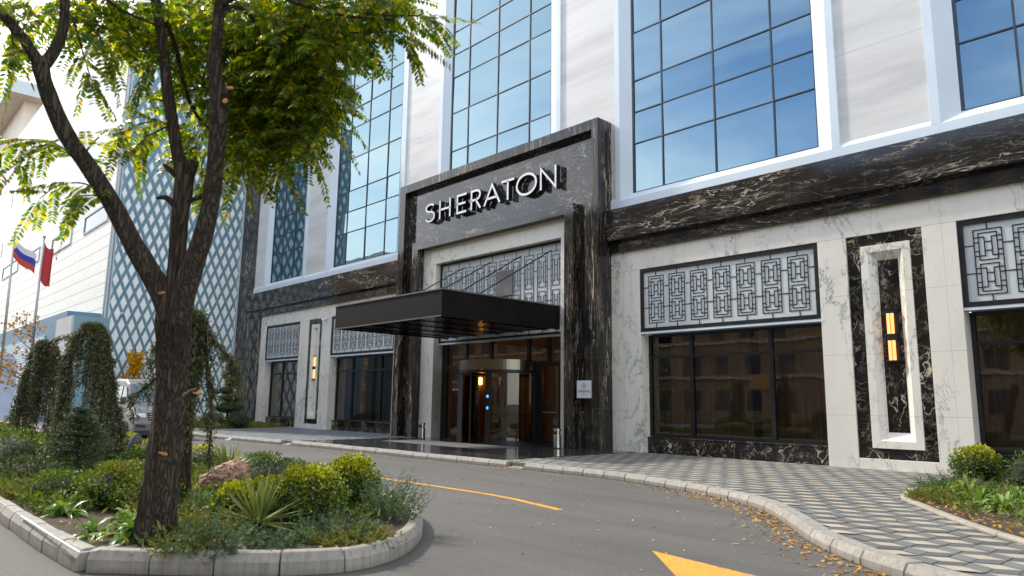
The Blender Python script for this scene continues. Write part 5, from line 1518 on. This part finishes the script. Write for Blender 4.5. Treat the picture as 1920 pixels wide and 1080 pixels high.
# ---- weeping cedars
def cedar(label, arch, rads, strands, side=.30, dens=70, m='cedar', extra=()):
    pts = [dp(*p) for p in arch]; P, Q = smooth3(pts, rads, 8); P = np.array(P)
    b = P[0].copy(); b[2] = .15
    t = thing('weeping_conifer', label, 'conifer', npos(b))
    mb = MB().tube(P, Q, 12)
    lines = []
    for u0, u1, n, l0, l1 in strands:
        for i in range(n):
            f = RS.uniform(u0, u1) * (len(P) - 1); a = int(min(f, len(P) - 2)); c = P[a] + (P[a + 1] - P[a]) * (f - a)
            ang = RS.uniform(0, 6.28); r = side * RS.uniform(.1, 1) ** .7
            o = np.array([math.cos(ang), math.sin(ang), 0]) * r
            l = RS.uniform(l0, l1)
            l = min(l, max(.15, c[2] - .25))
            sw = RS.normal(size=2) * .05
            line = [c, c + o * .6 + (0, 0, -.05), c + o + (sw[0] * .3, sw[1] * .3, -l * .4 - .05), c + o * 1.1 + (sw[0], sw[1], -l)]
            lines.append((line, l))
    for ln in extra: 
        q = [dp(*p) for p in ln]; pp, rr_ = smooth3(q, np.linspace(.028, .010, len(q)), 6); mb.tube(pp, rr_, 8); lines.append((q, 1.6))
        for i in range(len(pp)):
            if i > 2 and random.random() < .28:
                l = random.uniform(.08, .3); lines.append(([pp[i], pp[i] + (random.uniform(-.06, .06), random.uniform(-.06, .06), -l * .5), pp[i] + (random.uniform(-.06, .06), random.uniform(-.06, .06), -l)], l))
    V = []
    for ln, l in lines:
        pp, _ = smooth3(ln, [1] * len(ln), 5); pp = np.array(pp)
        n = int(dens * (l + .2))
        f = RS.uniform(0, len(pp) - 1.001, n); a = f.astype(int); c = pp[a] + (pp[a + 1] - pp[a]) * (f - a)[:, None]
        tan = unit(pp[a + 1] - pp[a])
        c = c + RS.normal(size=(n, 3)) * .030
        d = unit(tan * .7 + RS.normal(size=(n, 3)) * .7); s = unit(np.cross(d, RS.normal(size=(n, 3))))
        V.append(rhombs(c, d, s, RS.uniform(.05, .10, n), RS.uniform(.012, .022, n)))
        mb.tube(pp[::3] if len(pp) > 6 else pp, .005, 5, False)
    mb.build('trunk', M['bark2'], t, smooth=True)
    o = np_mesh('foliage', np.concatenate(V), 4, M[m], t); o.location = -b
    return t
cedar('weeping conifer with a tall open arch, right one of the left pair', [(120, 872, 14.6), (112, 790, 14.6), (116, 730, 14.6), (128, 672, 14.6), (146, 630, 14.6), (168, 611, 14.6), (190, 622, 14.6), (204, 662, 14.6), (213, 730, 14.6), (224, 800, 14.55), (232, 862, 14.5)], [.07, .06, .055, .055, .05, .05, .04, .035, .03, .02, .012],
      [(.08, .34, 26, .5, 1.6), (.34, .46, 14, .15, .5), (.47, .60, 16, .2, 2.3), (.56, .80, 30, .9, 2.3), (.75, 1.0, 20, .3, 1.2)], .17, 260)
cedar('weeping conifer spilling toward the left edge, left one of the pair', [(112, 872, 16.2), (116, 780, 16.2), (112, 700, 16.2), (98, 655, 16.2), (80, 646, 16.2), (64, 668, 16.2), (50, 725, 16.2), (34, 790, 16.2), (14, 850, 16.2)], [.07, .06, .055, .05, .045, .04, .03, .02, .01],
      [(.12, .34, 16, .6, 1.7), (.32, .55, 30, .5, 2.3), (.5, .8, 26, .8, 2.0), (.75, 1.0, 20, .2, .9)], .24, 240, 'cedar', [[(80, 646, 16.2), (100, 640, 16.0), (125, 632, 15.6), (140, 632, 15.2)]])
cedar('slim reddish weeping conifer directly behind the big trunk', [(345, 925, 9.2), (348, 820, 9.2), (356, 720, 9.2), (364, 640, 9.2), (368, 604, 9.2), (374, 590, 9.2)], [.085, .08, .075, .07, .05, .03],
      [(.5, .98, 22, .4, 1.5), (.75, 1.0, 12, .8, 1.8)], .12, 250, 'cedar', [[(372, 596, 9.2), (394, 628, 9.15), (420, 662, 9.1), (440, 684, 9.1), (445, 708, 9.1)], [(345, 640, 9.2), (310, 690, 9.3), (278, 722, 9.35), (242, 748, 9.4)], [(352, 600, 9.2), (312, 632, 9.3), (292, 655, 9.35)], [(380, 610, 9.2), (390, 700, 9.1), (396, 790, 9.0), (390, 862, 9.0)]])
# ---- little spruce in front of the pair
sg = gp(140, 892, .16); st = thing('small_spruce', 'small layered dark spruce in front of the weeping conifers', 'conifer', npos(sg))
P, D, LL = [], [], []
for k in range(260):
    z = RS.uniform(.05, 1.0) ** .9; r = .85 * (1 - z) + .06; a = RS.uniform(0, 6.283); z = round(z * 8) / 8 + RS.normal() * .02
    d = np.array([math.cos(a), math.sin(a), .12])
    for q in range(3):
        P.append(sg + d * r * q * .3 + np.array([0, 0, 1.15 * z])); D.append(unit(d + .4 * RS.normal(size=3) * np.array([1, 1, .3]))); LL.append(r * RS.uniform(.3, .5) + .08)
o = np_mesh('foliage', sprigs(np.array(P), np.array(D), np.array(LL), .026, 26, .1), 4, M['spruce'], st); o.location = -sg
MB().tube([sg - (0, 0, .05), sg + (0, 0, 1.15)], [.04, .01], 8).build('trunk', M['bark2'], st)

# ---- small autumn trees
def small_tree(name, label, b, h, cr, n, m, L, W, tr=.05, cz=.62, rz=.42, nb=16):
    b = np.array(b, float); t = thing(name, label, 'tree', npos(b))
    mb = MB().tube([b, b + (0.02, .03, h * .5), b + (0, 0, h * .96)], [tr, tr * .7, tr * .2], 10)
    P = []
    for i in range(nb):
        z = h * RS.uniform(cz - rz * .75, .9); a = RS.uniform(0, 6.283); r = cr * RS.uniform(.55, 1.0) * (1 - .45 * max(0, z / h - cz) / rz)
        q = b + np.array([math.cos(a) * r, math.sin(a) * r, z + r * .55]); s = b + (0, 0, z)
        mid = (q + s) / 2 + (0, 0, -.06 * r)
        mb.tube([s, mid, q], [tr * .35, tr * .22, tr * .08], 6)
        k = n // nb; u = RS.uniform(.25, 1.05, k)[:, None]
        P.append((s + (q - s) * u) + RS.normal(size=(k, 3)) * cr * .13)
    P = np.concatenate(P); D = unit(rand_dirs(len(P)) + np.array([0, 0, -.4])); S = unit(np.cross(D, rand_dirs(len(P))))
    mb.build('trunk', M['twig'], t)
    o = np_mesh('crown', leaves(P, D, S, L * RS.uniform(.7, 1.2, len(P)), W, .05), 6, M[m], t); o.location = -b
    return t
yt = gp(258, 800, 0.1); small_tree('young_tree', 'young tree with golden yellow autumn leaves behind the van', (-43.4, 12.2, .1), 4.6, .62, 1300, 'yellow_tree', .15, .10, .06, .70, .32, 18)
ob = dp(38, 840, 19); small_tree('young_tree', 'thin young tree with sparse orange leaves at the left edge', (ob[0], ob[1], .1), 3.75, 1.15, 420, 'orange_tree', .10, .065, .035, .68, .34, 16)

# ---- ground cover, fallen leaves
def scatter(poly, n, z):
    poly = np.array(poly); lo, hi = poly.min(0), poly.max(0); out = []
    while sum(map(len, out)) < n:
        p = RS.uniform(lo, hi, (n * 3, 2)); out.append(p[inside(p, poly)])
    p = np.concatenate(out)[:n]
    return np.concatenate([p, np.full((n, 1), z)], 1)
def cover(name, P, hgt, L, W, m):
    D = unit(RS.normal(size=P.shape) * np.array([1, 1, .3]) + np.array([0, 0, .8])); S = unit(np.cross(D, rand_dirs(len(P))))
    P = P + np.array([0, 0, 1]) * RS.uniform(0, hgt, (len(P), 1))
    o = np_mesh(name, leaves(P, D, S, L * RS.uniform(.6, 1.2, len(P)), W, .1), 6, M[m]); o['kind'] = 'stuff'; return o
far = [p for p in ipoly if p[0] < -9.0]
P = scatter([(-30, 1.95), (-8.8, 1.95), (-7.3, 2.0), (-6.5, 3.2), (-6.3, 3.9), (-7.6, 5.3), (-9.2, 6.1), (-30, 6.3)], 44000, .16)
dens = np.sin(P[:, 0] * 2.1) + np.sin(P[:, 1] * 3.3 + P[:, 0]) + np.where(P[:, 0] < -10.2, 2.0, -.5) + RS.normal(size=len(P)) * .5
P = P[dens > 0]
cover('ground_cover', P, .16, .11, .026, 'cover')
P = scatter([(-2.0, 9.6), (-2.8, 10.7), (-4.0, 12.6), (-4.4, 14.0), (-4.6, 17.8), (2.5, 17.8), (2.5, 8.0)], 16000, .16)
P = P[np.sin(P[:, 0] * 3) + np.sin(P[:, 1] * 2.3) + RS.normal(size=len(P)) * .6 > -.4]
cover('ground_cover', P, .12, .10, .02, 'cover')
P = scatter([(-44.5, 12.6), (-36.5, 12.9), (-34.9, 13.5), (-34.7, 15), (-35.6, 17.6), (-44.5, 18)], 7000, .15)
cover('ground_cover', P, .18, .12, .04, 'cover')
def litter(P, L):
    n = len(P); D = rand_dirs(n); D[:, 2] *= .18; D = unit(D); up = np.array([0, 0, 1.0]) + RS.normal(size=(n, 3)) * .22; S = unit(np.cross(up, D))
    P = P + np.array([0, 0, .008]) + np.array([0, 0, 1]) * np.abs(RS.normal(size=(n, 1))) * .006
    return leaves(P, D, S, L * RS.uniform(.6, 1.25, n), L * .55, RS.uniform(-.2, .25, (n, 1)))
V = []
s = RS.uniform(0, 1, 520); ln = inset(kC, 0)
idx = (np.clip(.1 + .45 * RS.beta(2.2, 2.0, 800), 0, .999) * (len(ln) - 1)); a = idx.astype(int)
tn = np.gradient(ln, axis=0); tn = unit(tn); nr = np.stack([tn[:, 1], -tn[:, 0]], 1)
q = ln[a] + tn[a] * RS.uniform(-.14, .14, (800, 1)) + nr[a] * (.02 + np.abs(RS.normal(size=(800, 1))) * .26)
V.append(litter(np.concatenate([q, np.zeros((800, 1))], 1), .062))
q = np.stack([RS.uniform(-13, -2.2, 260), RS.uniform(4.0, 11.8, 260), np.zeros(260)], 1)
V.append(litter(q, .05))
q = np.stack([RS.uniform(-24, -12, 90), 12.0 - np.abs(RS.normal(size=90)) * .35, np.zeros(90)], 1); V.append(litter(q, .05))
q = np.stack([RS.normal(-12.75, .25, 60), RS.normal(12.0, .22, 60), np.full(60, .02)], 1); V.append(litter(q, .055))
o = np_mesh('fallen_leaves', np.concatenate(V), 6, M['fallen']); o['kind'] = 'stuff'
V = []
idx = RS.uniform(0, .62, 420) * (len(RB) - 1); a = idx.astype(int); tn = unit(np.gradient(RB, axis=0)); nr = np.stack([tn[:, 1], -tn[:, 0]], 1)
V.append(litter(np.concatenate([RB[a] + tn[a] * RS.uniform(-.1, .1, (420, 1)) + nr[a] * (.12 + np.abs(RS.normal(size=(420, 1))) * .25), np.full((420, 1), .185)], 1), .06))
q = np.concatenate([scatter([(-7.3, 2.0), (-6.5, 2.9), (-6.2, 3.6), (-6.5, 4.3), (-9, 3.4), (-10, 2.0)], 130, .175)]); V.append(litter(q, .05))
q = scatter([(-7, 12), (-5, 10.8), (-3, 9), (-3.4, 11), (-5, 14), (-8, 16)], 40, .135); V.append(litter(q, .05))
o = np_mesh('fallen_leaves', np.concatenate(V), 6, M['fallen']); o['kind'] = 'stuff'
# ================================================================= LIGHT, SKY, CAMERA
sc = bpy.context.scene
SUN = unit(np.array([-.86, -.20, .72]))
w = bpy.data.worlds.new('World'); sc.world = w; w.use_nodes = True
t = NT(w); bg = t.n['Background']
sky = t.node('ShaderNodeTexSky', sky_type='NISHITA', sun_disc=False)
sky.sun_elevation = math.asin(SUN[2]); sky.sun_rotation = math.atan2(SUN[0], SUN[1])
sky.air_density = 1.0; sky.dust_density = .7; sky.ozone_density = 2.0
v = t.node('ShaderNodeTexCoord').outputs['Generated']
x, y, z = t.sep(v)
zz = t.math('MAXIMUM', z, .06)
cmb = t.node('ShaderNodeCombineXYZ'); t.put(cmb.inputs[0], t.math('DIVIDE', x, zz)); t.put(cmb.inputs[1], t.math('DIVIDE', y, zz))
n = t.noise(t.scale(cmb.outputs[0], (.55, .9, 1)), 1.1, 7, .6, .5).outputs[0]
n2 = t.noise(t.scale(cmb.outputs[0], (.5, .5, 1)), .35, 3, .5).outputs[0]
side = t.ramp(t.math('MULTIPLY', x, -1.0), [(.42, 0.0), (.86, 1.0)])
cl = t.ramp(t.math('ADD', t.math('MULTIPLY', n, .75), t.math('MULTIPLY', n2, .3)), [(.46, 0.0), (.72, 1.0)])
cl = t.math('ADD', t.math('MULTIPLY', cl, .55), t.math('MULTIPLY', side, t.math('ADD', t.math('MULTIPLY', cl, .25), .72)), True)
cl = t.math('MAXIMUM', cl, t.math('MAXIMUM', t.math('MULTIPLY', t.ramp(x, [(.12, 0.0), (.6, 1.0)]), .6), t.math('MULTIPLY', t.ramp(z, [(.66, 0.0), (.92, 1.0)]), .45)))
col = t.mix(cl, sky.outputs[0], (9.0, 9.0, 8.9))
t.put(bg.inputs[0], col); bg.inputs[1].default_value = .15
sun = bpy.data.lights.new('sun', 'SUN'); sun.energy = 2.4; sun.angle = R_(4); sun.color = (1.0, .93, .82)
so_ = bpy.data.objects.new('sun', sun); C.objects.link(so_)
so_.rotation_euler = Vector((-SUN[0], -SUN[1], -SUN[2])).to_track_quat('-Z', 'Y').to_euler()
cam = bpy.data.cameras.new('camera'); co = bpy.data.objects.new('camera', cam); C.objects.link(co)
cam.sensor_width = 36; cam.lens = FPX / 1920 * 36; cam.clip_end = 3000; cam.clip_start = .05
m4 = Matrix(((CR[0], CU[0], -CF[0], 0), (CR[1], CU[1], -CF[1], 0), (CR[2], CU[2], -CF[2], HC), (0, 0, 0, 1)))
co.matrix_world = m4
cam.dof.use_dof = True; cam.dof.focus_distance = 19.5; cam.dof.aperture_fstop = 1.8
sc.camera = co
sc.view_settings.view_transform = 'Standard'; sc.view_settings.look = 'None'; sc.view_settings.gamma = 1; sc.view_settings.exposure = .98
sc.render.engine = 'CYCLES'
cy_ = sc.cycles
cy_.use_denoising = True
cy_.max_bounces = 8; cy_.diffuse_bounces = 3; cy_.glossy_bounces = 4; cy_.transmission_bounces = 4; cy_.transparent_max_bounces = 10
cy_.caustics_reflective = False; cy_.caustics_refractive = False; cy_.sample_clamp_indirect = 6
